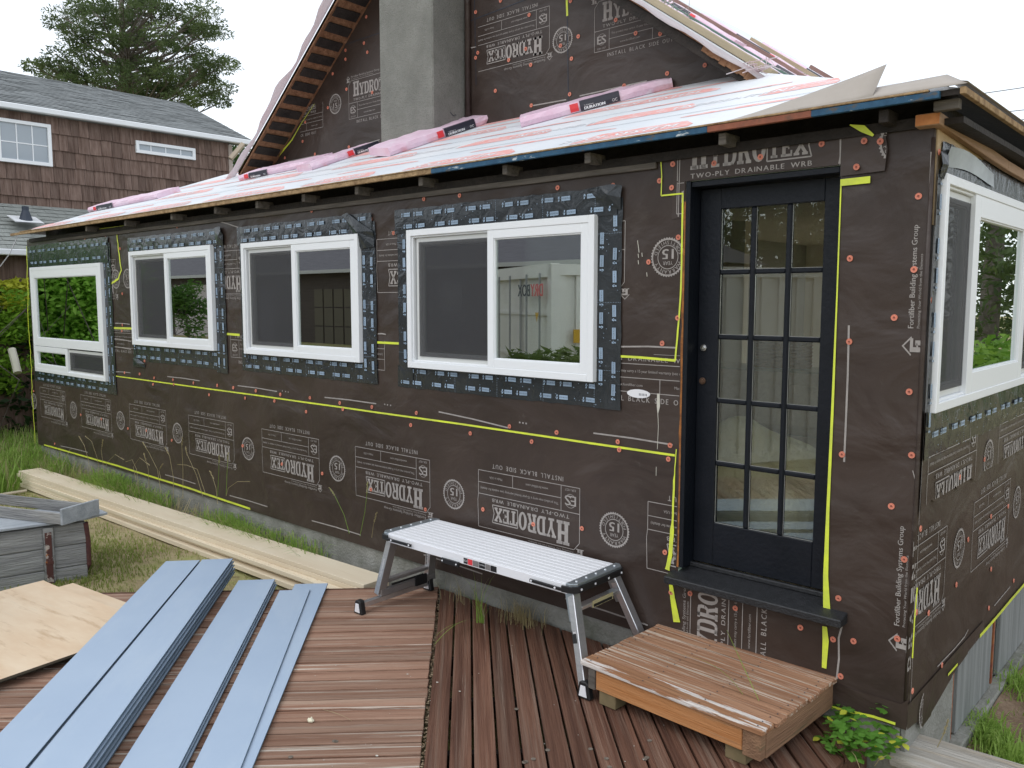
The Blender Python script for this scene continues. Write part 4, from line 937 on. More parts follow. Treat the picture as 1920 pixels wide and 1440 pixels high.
# ------------------------------------------------ things lying on the roofs
RN = Vector((0, -SL, 1)).normalized()
def onroof(px, py): return hit(px, py, (0, -.15, EZ + .014), (0, -SL, 1))
def bundle(o, u, v, length, depth, h, label, bandpos, flipb=False, parts=True, txt='DURATION', sag=0):
    M = frame(o, u, v); n = 16; mb = MB(); rd = random.Random(sum(ord(c_) for c_ in label))
    ring_ = lambda x, k: [(x, 0, 0), (x, -.010 + .002*k, h*.5), (x, .002, h), (x, depth*.5, h*1.02 + .003*k), (x, depth - .004, h*.98), (x, depth, 0)]
    cols = []
    for i in range(n + 1):
        x = length * i / n; e = .93 if i in (0, n) else 1
        c = [(p[0], p[1] + rd.uniform(-.004, .004), (p[2] * e + rd.uniform(-.004, .004)) + sag * math.sin(math.pi * i / n) if p[2] > 0 else 0) for p in ring_(x, rd.uniform(-1, 1))]
        cols.append(c); mb.v += c
    for i in range(n):
        for j in range(6): a = i*6 + j; b = i*6 + (j+1) % 6; mb.f.append((a, b, b+6, a+6)); mb.m.append(0)
    mb.f.append(tuple(range(6))); mb.m.append(0); mb.f.append(tuple(n*6 + i for i in reversed(range(6)))); mb.m.append(0)
    root = thing('shingle_bundle', label, 'bundle', M, 'wrapped shingle bundles left on the roofs')
    o_ = mb.build('wrapping', M_['pink'], root); bev(o_, .003, 1)
    q = MB(); a, b = bandpos; zt = .0
    q.face([(a, -.0165, .006), (b, -.0165, .006), (b, -.0175, h*.5), (a, -.0175, h*.5)], 0); q.face([(a, -.0175, h*.5), (b, -.0175, h*.5), (b, -.009, h*1.02), (a, -.009, h*1.02)], 0); q.face([(a, -.009, h*1.02), (b, -.009, h*1.02), (b, .012, h*1.07), (a, .012, h*1.07)], 0)
    r0, r1 = (b + .01, b + .07) if flipb else (a - .075, a - .012)
    q.face([(r0, -.0165, .012), (r1, -.0165, .012), (r1, -.0175, h*.5), (r0, -.0175, h*.5)], 1); q.face([(r0, -.0175, h*.5), (r1, -.0175, h*.5), (r1, -.009, h*.96), (r0, -.009, h*.96)], 1)
    q.build('package_band', [M_['pinkd'], M_['redlogo']], root)
    q = MB(); bl = b - a
    TM = Matrix(((1,0,0,0),(0,0,-1,-.0185),(0,1,0,0),(0,0,0,1)))
    fit_text(q, txt, a + bl*.10, a + bl*.62, h*.14, h*.44, rot=TM, bold=.002); fit_text(q, 'TruDefinition', a + bl*.10, a + bl*.34, h*.50, h*.62, rot=TM)
    fit_text(q, 'OC', a + bl*.8, a + bl*.93, h*.2, h*.5, rot=TM)
    q.build('printed_letters', M_['white'], root)
    return root
def rb(p0, p1, depth, h, label, band, tilt=0, lift=0):
    A, B = onroof(*p0), onroof(*p1); u = (B - A); L_ = u.length; v = RN.cross(u.normalized())
    if tilt: v = Matrix.Rotation(tilt, 3, u.normalized()) @ v
    return bundle(A + RN * lift, u, v, L_, depth, h, label, (L_ * band[0], L_ * band[1]))
rb((978,239), (1262,164), .32, .072, 'longest pink shingle bundle, on the roof right of the chimney', (.40, .66))
rb((731,293), (938,223), .34, .070, 'pink shingle bundle lying at the foot of the chimney', (.48, .76), tilt=.08)
rb((585,319), (713,276), .30, .060, 'pink shingle bundle with a dark band ending left of the chimney', (.62, .99))
rb((450,339), (586,311), .30, .055, 'pink shingle bundle at the lower tip of the left rake', (.16, .42))
rb((168,398), (297,372), .30, .055, 'farthest pink shingle bundle, alone near the left roof hip', (.14, .38))
# rows on the steep right slope
def sb(y, s0, s1, label, band, depth=.20, h=.035, txt='DURATION'):
    o = RF @ Vector((s1, y - GY + .0, .033)); u = RF.to_3x3() @ Vector((-1, 0, 0)); v = RF.to_3x3() @ Vector((0, 1, 0))
    # long axis down the slope, printed face towards the front
    return bundle(o, u, v, s1 - s0, depth, h, label, ((s1 - s0) * band[0], (s1 - s0) * band[1]), flipb=True, txt=txt)
sb(1.78, .10, 1.15, 'lower pink bundle just behind the tan board on the steep slope', (.62, .9))
sb(1.80, 1.25, 2.35, 'pink bundle higher up behind the tan board on the steep slope', (.1, .3))
sb(2.75, .12, 1.15, 'pink bundle in the second row of the steep slope, dark band low down', (.35, .75))
sb(2.80, 1.28, 2.35, 'pink bundle high in the second row of the steep slope', (.3, .5))
sb(4.1, .15, 1.2, 'pink bundle in the third row of the steep slope', (.1, .35))
sb(4.1, 1.35, 2.6, 'pink bundle high in the third row of the steep slope with a red mark', (.4, .75))
sb(6.0, .2, 1.3, 'lower pink bundle of the farthest row near the roof skyline', (.5, .7))
sb(6.0, 1.5, 2.9, 'upper pink bundle of the farthest row near the roof skyline', (.5, .7))
def plank_on(y, s0, s1, wd, h, m, label, name='roof_batten', dx=0):
    t = MB(); t.box((s0, y - GY, .034), (s1, y - GY + wd, .034 + h)); o = t.build(name, m, None, RF, bevel=.003)
    return tag(o, label, 'board')
tanb = mat('tan lumber', (.42, .35, .24), .8, c2=(.34, .28, .19), nscale=8, stretch=(.5, 5, 5)); brb = mat('brown lumber', (.30, .18, .16), .85, c2=(.2, .12, .1), nscale=8, stretch=(.5, 5, 5))
plank_on(1.50, .12, 1.75, .09, .045, tanb, 'thick tan board lying down the steep slope next to the rake')
plank_on(2.35, .15, 2.9, .05, .03, mat('green strip', (.10, .16, .13), .7), 'dark green strip lying down the steep slope between bundles')
plank_on(3.6, .2, 3.0, .08, .04, brb, 'brown board lying down the steep slope beyond the second row')
plank_on(5.2, .2, 2.6, .09, .04, tanb, 'far tan board lying down the steep slope near the skyline')
plank_on(7.6, .2, 3.0, .09, .05, brb, 'brown board along the skyline of the steep slope')
# twist of torn film where the slopes meet
t = MB(); h0 = Vector((-1.42, 1.27, 3.42))
for k in range(14): t.tube([h0, h0 + Vector((random.uniform(-.10,.12), random.uniform(-.08,.02), random.uniform(.0,.07))), h0 + Vector((random.uniform(-.16,.18), random.uniform(-.15,.02), random.uniform(-.02,.06)))], .003, seg=4)
t.build('torn_film', film, mroofr)
# ================================================================ GROUND
def smooth(a, b, x): t = min(1, max(0, (x - a) / (b - a))); return t*t*(3-2*t)
def gz(x, y):
    z = -.20 - .28 * smooth(-.4, .25, x) * smooth(-6, -1, y) 
    z += .35 * smooth(-9, -16, y) if y < 0 else 0
    return z + .025 * math.sin(x * 1.7 + y) * math.sin(y * 1.3 - x * .6) + .012 * math.sin(x * 5 + 1) * math.sin(y * 4.3)
xs = np.concatenate([np.linspace(-140, -14, 22)[:-1], np.linspace(-14, 4, 91)[:-1], np.linspace(4, 120, 20)])
ys = np.concatenate([np.linspace(-140, -18, 18)[:-1], np.linspace(-18, 4, 89)[:-1], np.linspace(4, 140, 20)])
g = MB(); g.v = [(float(x), float(y), gz(x, y)) for x in xs for y in ys]; nyy = len(ys)
g.f = [(i*nyy+j, (i+1)*nyy+j, (i+1)*nyy+j+1, i*nyy+j+1) for i in range(len(xs)-1) for j in range(nyy-1)]; g.m = [0]*len(g.f)
soil = mat('dry grass and soil', (.28, .22, .13), .95, .1, c2=(.43, .37, .22), nscale=1.6, ndet=10, bump=.9, bscale=30,
           extra=chain(blotch((.28, .30, .10), 1.1, .48, .62), blotch((.29, .23, .15), 7, .58, .70), blotch((.12, .085, .05), 4.3, .60, .72)))
tag(g.build('ground', soil, smooth=True), 'trodden lawn and bare soil round the house', kind='structure')

bs = MB(); bx = np.linspace(.055, 3.6, 30); by = np.linspace(.0, 9, 60); bs.v = [(float(x), float(y), gz(x, y) + .035 + .008*math.sin(x*9+y*3)*math.sin(y*7)) for x in bx for y in by]
bs.f = [(i*60+j, (i+1)*60+j, (i+1)*60+j+1, i*60+j+1) for i in range(29) for j in range(59)]; bs.m = [0]*len(bs.f)
tag(bs.build('bare_soil', mat('brown bare soil', (.135, .09, .058), .95, .1, c2=(.23, .165, .115), nscale=5, ndet=10, bump=1, bscale=40, extra=chain(blotch((.33, .26, .19), 22, .60, .68), blotch((.06, .04, .025), 6, .58, .70), blotch((.10, .13, .04), 2.2, .62, .72))), smooth=True), 'bare brown soil strip beside the short side wall', kind='structure')
# ================================================================ DECK
deck = thing('wooden_deck', 'worn reddish brown timber deck laid in two diagonal directions below the door', 'deck')
def deckwood(name, a, b, c, wear, lo):
    return mat(name, a, .72, .25, c2=b, nscale=2.6, stretch=(.35, 9, 9), bump=.55, bscale=14, rnd=.22,
               extra=chain(blotch(c, 1.5, .5, .72, (.6, 1.6, 1)), blotch(wear, 5, lo, lo + .05, (.30, .9, .9)), blotch((.055, .035, .03), 60, .60, .68, (.25, 1, 1))))
dwL = deckwood('faded red brown decking', (.22, .115, .075), (.33, .20, .14), (.37, .28, .215), (.52, .46, .39), .58)
dwR = deckwood('damp dark brown decking', (.080, .036, .023), (.165, .082, .053), (.23, .16, .12), (.38, .31, .25), .63)
GP = .1075
def board(parent, poly_uv, M, m, seed, name='deck_board'):
    t = MB(); t.prism(poly_uv, -.030, 0); o = t.build(name, m, parent, M @ T(0, 0, random.Random(seed).uniform(-.0018, .0018))); bev(o, .0045, 2); return o
MRt = frame((-3.05, 0, 0), (-.7071, .7071, 0), (-.7071, -.7071, 0))     # local x towards the wall, y = -(across)
for i in range(19):
    v0, v1 = i * GP + .0065, (i + 1) * GP - .0045
    u1a, u1b = -.016 - v0, -.016 - v1
    u0a, u0b = max(-5.2, v0 - 4.10), max(-5.2, v1 - 4.10)
    if u1b - u0b < .05: continue
    # shift mesh so each board starts at its own origin, then object placed: keeps grain along local x
    board(deck, [(u0a, -v0), (u0b, -v1), (u1b, -v1), (u1a, -v0)][::-1], MRt, dwR, i)
MLf = frame((-3.05, 0, 0), (.7071, .7071, 0), (-.7071, .7071, 0))      # local x towards the divider, y = -(along divider)
for j in range(46):
    w0, w1 = j * GP + .0062, (j + 1) * GP - .0062
    board(deck, [(-3.3, -w1), (-.014 + random.uniform(-.004, .004), -w1), (-.014 + random.uniform(-.004, .004), -w0), (-3.3, -w0)], MLf, dwL, 100 + j)
t = MB()
for k in range(8): t.box((-.25 - k*.45, -5.0, -.13), (-.21 - k*.45, 0, -.034))
t.build('joist', M_['darkw'], deck, MLf)
t = MB()
for k in range(10): t.box((-5.1 + k * .5, -2.0, -.13), (-5.06 + k * .5, 0, -.034)) if k < 9 else None
t.build('joist', M_['darkw'], deck, MRt @ T(0, 0, 0))
t = MB(); t.box((-.19, -4.2, -.22), (-.152, -.02, -.032)); t.build('edge_board', dwR, deck, bevel=.003)
t = MB(); t.box((-3.3, .002, -.2), (-.01, .03, -.004)); t.build('edge_board', dwR, deck, MLf, bevel=.003)
# dark litter in the joint between the two directions, screw plugs
t = MB(); rd = random.Random(3)
for k in range(900):
    s = rd.uniform(0, 4.2); o = Vector((-3.05 + s*.7071, -s*.7071, -.012 + rd.uniform(-.004, .006))); a = rd.uniform(0, 6.3); l = rd.uniform(.004, .011); p = Vector((math.cos(a)*l, math.sin(a)*l, rd.uniform(-.002, .003))); n_ = Vector((-p.y, p.x, .001)) * .45; o += Vector((.7071, .7071, 0)) * rd.uniform(-.009, .009)
    t.face([o - p, o - n_, o + p, o + n_], k % 3)
tag(t.build('joint_litter', [mat('leaf litter', (.20, .13, .08), .9), mat('dark litter', (.05, .035, .02), .9), mat('pale litter', (.34, .26, .17), .9)], deck), None, kind='stuff')
plug = mat('grey wood plug', (.20, .17, .14), .8, c2=(.1, .08, .06), nscale=60)
t = MB(); t.prism([(.011*math.cos(k*math.pi/6), .011*math.sin(k*math.pi/6)) for k in range(12)], 0, .0012); me_pl = t.mesh('wood_plug', plug)
for c in ((1143,1439),(1209,1424),(1218,1389),(1137,1423),(1107,1405),(1027,1407),(983,1430),(1000,1424),(986,1429),(630,1391),(627,1390),(545,1420),(968,1330),(1213,1421)):
    p = Zp(*c); link('wood_plug', me_pl, deck, T(p.x, p.y, .0016))
t = MB()
for k in range(60):
    p = Zp(rd.uniform(480, 1250), rd.uniform(1120, 1440), .0025); r_ = rd.uniform(.0015, .004) * (2 if k < 5 else 1)
    t.face([(p.x + r_*math.cos(a), p.y + r_*.8*math.sin(a), .0030) for a in np.linspace(0, 6.28, 7)[:-1]])
tag(t.build('droppings', mat('pale specks', (.55, .52, .46), .8), deck), None, kind='stuff')
cw = lump('cotton_tuft', 'small cream tuft of fluff lying on the deck', 'fluff', Zp(583, 1352, .003), (.016, .013, .014), mat('cream fluff', (.72, .68, .52), .95), 8, amp=.5)

# ================================================================ STEP BOX
ZT = .205; fl = Zp(1090, 1238, ZT); frp = Zp(1432, 1373, ZT); bl_ = Zp(1240, 1157, ZT)
u = Vector((frp.x - fl.x, frp.y - fl.y, 0)); SLn = u.length; SM = frame((fl.x, fl.y, 0), u, (-u.y, u.x, 0)); SD = .735
step = thing('wooden_step', 'low weathered wooden step box with worn paint in front of the black door', 'step', SM)
sw = mat('worn stained step boards', (.25, .125, .072), .92, .1, c2=(.36, .205, .125), nscale=3, stretch=(.35, 8, 8), bump=.6, bscale=12, rnd=.12,
         extra=chain(blotch((.48, .39, .31), 5, .53, .58, (.5, 1.0, 1)), blotch((.10, .06, .04), 6, .60, .66, (.3, 1.2, 1))))
swf = mat('white flaked front board', (.26, .12, .06), .8, .2, c2=(.36, .20, .11), nscale=3, stretch=(.35, 8, 8), bump=.6, bscale=12, extra=chain(blotch((.62, .57, .53), 2.2, .53, .56, (1.4, .7, .8)), blotch((.10, .06, .04), 6, .62, .68, (.15, 6, 6))))
orw = mat('orange cedar riser', (.40, .165, .055), .7, .3, c2=(.50, .24, .10), nscale=3, stretch=(.5, 6, 10), bump=.3, bscale=16, extra=chain(blotch((.12, .055, .03), 14, .62, .68, (1, 1, 6)), blotch((.30, .22, .14), 2, .58, .75)))
dks = mat('brown side board', (.20, .115, .07), .8, .2, c2=(.29, .17, .10), nscale=3, stretch=(6, .5, 8), bump=.5, bscale=16, extra=blotch((.11, .09, .05), 3, .55, .7))
nb = 7; bw = SD / nb
for k in range(nb):
    t = MB(); e = random.uniform(-.006, .006); t.box((-.012 + (0 if k == 0 else random.uniform(0, .01)), k*bw + .0025, ZT - .027), (SLn + e, (k+1)*bw - .0025, ZT + random.uniform(-.002, .0015)))
    t.build('top_board', swf if k == 0 else sw, step, bevel=.005)
t = MB(); t.box((.075, .022, .072), (SLn - .11, .058, ZT - .027)); t.build('riser', orw, step, bevel=.003)
t = MB(); t.box((SLn - .105, .015, .060), (SLn - .020, .06, ZT - .027)); t.build('corner_post', dks, step, bevel=.003)
t = MB(); t.box((.030, .016, .068), (.073, .06, ZT - .027)); t.build('corner_post', M_['greyw'], step, bevel=.003)
t = MB(); t.box((SLn - .052, .062, .055), (SLn - .018, SD - .02, ZT - .028)); t.build('side_board', dks, step, bevel=.003)
t = MB(); t.box((.03, .062, .07), (.065, SD - .02, ZT - .028)); t.build('side_board', dks, step, bevel=.003)
fw_ = mat('greenish block', (.20, .15, .08), .85, c2=(.12, .10, .05), nscale=8)
for a, b in ((.09, .03), (SLn - .20, .04), (.09, SD - .14), (SLn - .20, SD - .15)):
    t = MB(); t.box((a, b, .002), (a + .10, b + .09, .070)); t.build('foot', fw_, step, bevel=.003)
t = MB()
for k in range(nb):
    for a in (.04, SLn * .36, SLn * .66, SLn - .04):
        for dy in (.28, .72):
            cx, cy = a + random.uniform(-.01, .01), (k + dy) * bw; t.prism([(cx + .0035*math.cos(j), cy + .0035*math.sin(j)) for j in range(0, 6)], ZT + .0016, ZT + .0028)
t.build('nail_head', M_['ink'], step)

# ================================================================ WORK PLATFORM
alu = mat('brushed aluminium', (.62, .63, .65), .33, .5, metal=.9, c2=(.70, .71, .73), nscale=4, stretch=(1, 20, 20)); alud = mat('dull dark aluminium', (.26, .25, .25), .45, metal=.6, c2=(.33, .31, .30), nscale=6)
alut = mat('pale ribbed aluminium tread', (.84, .85, .88), .45, .5, metal=.1); blk = mat('black rubber and plastic', (.012, .012, .013), .5, .4); zinc = mat('zinc plated bracket', (.42, .48, .52), .35, metal=.8)
PT = .50; A = Zp(713, 997, PT); B = Zp(1077, 1100, PT); u = Vector((B.x - A.x, B.y - A.y, 0)); PL = u.length + .0; 
PM = frame((A.x, A.y, 0), u, (-u.y, u.x, 0)); PW = .47
wpf = thing('work_platform', 'folding aluminium work platform with black corner trim and splayed legs beside the wall', 'work platform', PM)
t = MB(); t.box((.06, .012, PT - .058), (PL - .06, PW - .012, PT - .006))
n = 10
for k in range(n): a = .014 + (PW - .028) * k / n; t.box((.06, a + .002, PT - .0055), (PL - .06, a + (PW - .028)/n - .003, PT))
t.build('tread', alut, wpf, bevel=.0015)
for x0_, x1_ in ((0.004, .062), (PL - .062, PL - .004)):
    t = MB(); t.prism([(x0_ + (.03 if x0_ < .5 else 0), .004), (x1_ - (.03 if x0_ > .5 else 0), .004), (x1_, .034), (x1_, PW - .034), (x1_ - (.03 if x0_ > .5 else 0), PW - .004), (x0_ + (.03 if x0_ < .5 else 0), PW - .004), (x0_, PW - .034), (x0_, .034)], PT - .012, PT + .004)
    e = t.build('end_plate', zinc, wpf, bevel=.002)
    t = MB()
    for k in range(5): cy = .06 + k * (PW - .12) / 4; cx = (x0_ + x1_) / 2; t.prism([(cx + .006*math.cos(j*math.pi/4), cy + .006*math.sin(j*math.pi/4)) for j in range(8)], PT + .004, PT + .0075)
    t.build('rivet', alut, e)
for s in (0, 1):
    X = lambda a: a if s == 0 else PL - a
    pts = [(X(.30), -.004), (X(.08), -.006), (X(.02), .006), (X(-.002), .035), (X(-.004), PW/2), (X(-.002), PW - .035), (X(.02), PW - .006), (X(.20), PW + .004)]
    t = MB()
    for a, b in zip(pts, pts[1:]):
        d = Vector((b[0]-a[0], b[1]-a[1], 0)); M = frame((a[0], a[1], PT - .045), d, (-d.y, d.x, 0)); hh = .036 if abs(a[0] - X(.30)) > .01 else .022
        t.box((-.002, -.005, 0 if hh > .03 else .004), (d.length + .002, .006, hh), M=M)
    t.build('corner_trim', blk, wpf, bevel=.003)
    t = MB()
    for q in ((X(.285), -.011), (X(.12), -.013)): t.prism([(q[0] + .006*math.cos(j*math.pi/4), PT - .03 + .006*math.sin(j*math.pi/4)) for j in range(8)], 0, .003, M=frame((0, q[1], 0), (1, 0, 0), (0, 0, 1)))
    for k in range(4): 
        cy = .05 + k * (PW - .1) / 3; t.box((X(-.012), cy - .005, PT - .032), (X(-.008), cy + .005, PT - .022)) if s == 0 else t.box((PL + .008, cy - .005, PT - .032), (PL + .012, cy + .005, PT - .022))
    t.build('rivet', alut, wpf)
t = MB(); t.box((PL*.36, -.004, PT - .082), (PL*.455, .010, PT - .052)); t.build('latch_plate', blk, wpf, bevel=.002)
t = MB()
for a in (PL*.37, PL*.445): t.prism([(a + .005*math.cos(j*math.pi/4), PT - .066 + .005*math.sin(j*math.pi/4)) for j in range(8)], 0, .003, M=frame((0, -.005, 0), (1, 0, 0), (0, 0, 1)))
t.build('rivet', alut, wpf)
t = MB(); s0 = PL * .475
for k, (wd, m) in enumerate(((.035, 0), (.04, 1), (.05, 2), (.05, 0), (.04, 2), (.05, 0))): t.face([(s0, .0105, PT - .052), (s0 + wd - .003, .0105, PT - .052), (s0 + wd - .003, .0105, PT - .018), (s0, .0105, PT - .018)], m); s0 += wd
t.build('warning_label', [blk, M_['redlogo'], alud], wpf)
t = MB(); TM = Matrix(((1,0,0,0),(0,0,-1,.0098),(0,1,0,0),(0,0,0,1))); fit_text(t, 'MAX 300', PL*.475 + .003, PL*.475 + .03, PT - .040, PT - .026, rot=TM); fit_text(t, 'WARNING', PL*.475 + .128, PL*.475 + .17, PT - .035, PT - .028, rot=TM); t.build('printed_letters', M_['white'], wpf)
def cbar(mb, a, b, w, d, m=0):
    a, b = Vector(a), Vector(b); z = (b - a); L_ = z.length; M = frame(a, z.cross(Vector((0, 1, 0))).normalized() * -1 if abs(z.normalized().y) < .99 else (1, 0, 0), (0, 1, 0))
    zz_ = z.normalized(); x = Vector((0, 1, 0)).cross(zz_).normalized() if abs(zz_.y) < .9 else Vector((1, 0, 0)); y = zz_.cross(x)
    M = Matrix(((x.x, y.x, zz_.x, a.x), (x.y, y.y, zz_.y, a.y), (x.z, y.z, zz_.z, a.z), (0, 0, 0, 1)))
    mb.box((-w/2, -d/2, 0), (w/2, d/2, L_), m, M)
foot_poly = [(-.042, 0), (.042, 0), (.028, .078), (.018, .090), (-.018, .090), (-.028, .078)]
def foot(x, y, parent, out):
    t = MB(); t.prism(foot_poly, -.02, .02, M=frame((x, y, 0.002), (1, 0, 0), (0, 0, 1))); f = t.build('foot', blk, parent, bevel=.006)
    t = MB(); t.prism([(-.024, .014), (.024, .014), (.014, .070), (-.014, .070)], .0205, .0235, M=frame((x, y, .002), (1, 0, 0), (0, 0, 1))); t.build('foot_plate', alut, f)
# left leg frame (folded-out with extension bar)
for yy in (.055, PW - .055):
    t = MB(); y2 = yy + (-.055 if yy < .2 else .02); cbar(t, (.050, yy, PT - .055), (-.020, y2, .085), .046, .056); t.build('leg', alu, wpf, bevel=.003)
    t = MB(); cbar(t, (.0745, yy, PT - .055), (.0045, y2, .09), .003, .060); t.build('leg_web', alud, wpf)
t = MB(); cbar(t, (-.010, .03, .165), (-.010, PW - .06, .165), .045, .022); cbar(t, (-.004, -.01, .095), (-.004, PW + .0, .095), .035, .045); t.build('cross_bar', alud, wpf, bevel=.003)
t = MB(); cbar(t, (-.012, -.15, .055), (-.012, PW - .06, .055), .036, .032); t.build('extension_bar', alu, wpf, bevel=.002)
t = MB(); t.tube([(.014, .08, .135), (.014, PW - .12, .135)], .007, seg=8); t.box((.008, .28, .07), (.024, .38, .135)); t.build('release_lever', blk, wpf)
foot(-.012, -.165, wpf, -1); foot(-.012, PW - .045, wpf, 1)
t = MB(); t.face([(-.032, .035, .20), (-.032, .06, .20), (.002, .078, .40), (.002, .053, .40)]); 
for yy, o_ in ((.0, 0), (PW - .055, 1)):
    a = Vector((.050, yy + (.055 if yy == 0 else 0), PT - .055)); b = Vector((-.020, (0 if yy == 0 else PW - .035), .085)); d = (b - a)
    q = MB(); p1 = a + d * .30; p2 = a + d * .72; w_ = Vector((.0, .016, 0)); off = Vector((0, -.028, 0)) if 1 else 0
    ox = Vector((.012, 0, 0)); q.face([p1 - ox + off, p2 - ox + off, p2 + ox*.6 + off, p1 + ox*.6 + off])
    q.build('side_label', blk, wpf)
    L3 = MB(); M = frame(tuple(p2 + off + Vector((0, -.001, 0)) + ox*.45), tuple(p1 - p2), (-1, 0, 0)); fit_text(L3, 'WERNER' if False else 'PLATFORM', .02, .14, 0, .011, rot=M, bold=.0006); L3.build('printed_letters', M_['white'], wpf)
# right leg frame, splayed outwards
for yy in (.05, PW - .05):
    y2 = yy + (-.17 if yy < .2 else .03); t = MB(); cbar(t, (PL - .045, yy, PT - .05), (PL + .165, y2, .05), .044, .056); lg_ = t.build('leg', alu, wpf, bevel=.003)
    foot(PL + .172, y2 - .01, wpf, 1)
    t = MB(); cbar(t, (PL - .052, yy - .004 , PT - .05), (PL - .0, yy + (-.03 if yy < .2 else .02), PT - .19), .052, .056); t.build('leg_bracket', zinc, wpf, bevel=.003)
t = MB(); cbar(t, (PL - .012, .05, PT - .13), (PL - .012, PW - .05, PT - .13), .05, .02); t.build('cross_bar', alu, wpf, bevel=.003)
t = MB(); t.box((PL + .0145, .14, PT - .15), (PL + .0165, .33, PT - .112)); lbx = t.build('warning_label', mat('yellow grey label', (.4, .36, .2), .5), wpf)
t = MB(); t.box((PL + .0168, .15, PT - .147), (PL + .0175, .32, PT - .132)); t.build('warning_label', blk, wpf)
t = MB(); a = Vector((PL - .045, .05, PT - .05)); b = Vector((PL + .165, -.12, .05)); d = b - a; p1 = a + d*.40; p2 = a + d*.53; off = Vector((0, -.0315, -.003)); ox = Vector((.018, 0, .006))
t.face([p1 - ox + off, p1 + ox + off, p2 + ox + off, p2 - ox + off]); t.build('warning_label', blk, wpf)
t = MB(); fit_text(t, '300', -.011, .013, 0, .014, rot=frame(tuple(p1 + d*.03 + off + Vector((0, -.001, 0))), (1, 0, .38), (-.38, 0, 1)), bold=.0008); t.build('printed_letters', M_['white'], wpf)

# ================================================================ BLUE GREY SIDING PLANKS
bluep = mat('pale blue grey primed siding', (.355, .45, .58), .5, .35, c2=(.385, .48, .605), nscale=1.6, extra=chain(blotch((.41, .50, .61), 2.5, .5, .75, (.6, 2, 1)), blotch((.46, .49, .52), 9, .68, .74, (.25, 2, 1)), blotch((.20, .22, .24), 60, .74, .78))); bluee = mat('dark blue grey cut edge', (.10, .15, .20), .7)
def plank(far_l, far_r, near, z, label, group, th=.0085, ln=3.66, wfix=None):
    """far end corners and a point on the left edge (pixels), all on the plane of its top face"""
    a, b, c = Zp(*far_l, z), Zp(*far_r, z), Zp(*near, z); u = (c - a); u.z = 0; u.normalize(); v = Vector((-u.y, u.x, 0)); wd = wfix or abs((b - a).dot(v))
    t = MB(); t.box((0, 0, -th), (ln, wd, 0)); t.m = [1 if k not in (1,) else 0 for k in range(6)]
    o = t.build('siding_plank', [bluep, bluee], None, frame(a, u, v)); bev(o, .0015); return tag(o, label, 'siding plank', group), a, u, v, wd
G1 = 'blue grey siding planks stacked on the deck'
def stack(n, far_l, far_r, near, ztop, labels, dz=.020, wfix=None):
    top_, a, u, v, wd = plank(far_l, far_r, near, ztop, labels[0], G1, wfix=wfix)
    for k in range(1, n):
        o = top_.copy(); COL.objects.link(o); z = ztop - dz * k; 
        o.matrix_basis = frame(Vector((a.x, a.y, z)) + u * random.uniform(-.03, .05) + v * (.007 * k if k < 3 else random.uniform(-.004, .014)), u + v * random.uniform(-.002, .002), v)
        o['label'] = labels[min(k, len(labels) - 1)]
stack(6, (311,1052), (376,1049), (0,1373), .119, ['top plank of the left column in the tall siding stack', 'second plank of the left column, right under its top one', 'third plank of the left column, glimpsed in the joint', 'fourth plank of the left column, mostly covered', 'fifth plank of the left column, mostly covered', 'lowest plank of the left column, flat on the deck'])
stack(6, (379,1049), (448,1048), (54,1440), .125, ['top plank of the right column in the tall siding stack, its end beyond the grass', 'second plank of the right column, its edge just below the top one', 'third plank of the right column in the tall stack', 'fourth plank of the right column in the tall stack', 'fifth plank of the right column in the tall stack', 'lowest plank of the right column, lying on the deck'], wfix=.215)
stack(3, (447,1088), (516,1085), (222,1440), .052, ['top plank of the low middle pile of siding', 'second plank of the middle pile, poking out on the right', 'lowest plank of the middle pile'], wfix=.248, dz=.016)
plank((553,1095), (620,1095), (372,1440), .022, 'right hand siding plank lying on the deck, its far end furthest right', G1, wfix=.226)
plank((524,1107), (590,1107), (360,1440), .033, 'siding plank overlapping the right hand plank, its narrow lap showing', G1, wfix=.203)

# ================================================================ CREAM TRIM BOARDS
cream = mat('cream primed trim board', (.72, .61, .45), .65, .3, c2=(.78, .69, .53), nscale=3, stretch=(.4, 2, 2), rnd=.06, extra=blotch((.46, .36, .22), 5, .64, .72, (.2, 2, 2)))
a = Zp(40, 886, 0); b = Zp(75, 877, 0); e = Zp(745, 1086, 0); u = (e - b); u.z = 0; u.normalize(); v = Vector((-u.y, u.x, 0)); 
CG = 'long cream trim boards stacked on the grass'
def cboard(s, dv, z, wd, ln, label, th=.034, ang=0):
    o_ = Vector((b.x, b.y, 0)) + u * s + v * (dv - wd); t = MB(); t.box((0, 0, z - th), (ln, wd, z)); ob = t.build('trim_board', cream, None, frame(o_, u - v * ang, v)); bev(ob, .003, 2); return tag(ob, label, 'trim board', CG)
cboard(0, 0, .0, .235, 6.15, 'widest cream board on top of the long pile by the foundation')
cboard(.02, -.235, -.036, .0, 6.1, '') if False else None
cboard(-.05, .0, -.036, .238, 6.2, 'second cream board of the long pile, directly under the top one')
cboard(.05, .0, -.072, .240, 6.1, 'third cream board of the pile, its strewn face showing on the lawn side', ang=.010)
cboard(.1, .0, -.108, .240, 6.1, 'fourth cream board of the pile, half hidden under the others')
cboard(.0, .01, -.146, .245, 6.3, 'lowest cream board, lying in the grass under the pile', th=.04, ang=.014)
t = MB(); M = frame(Vector((b.x, b.y, -.072)), u, v); rd = random.Random(9)
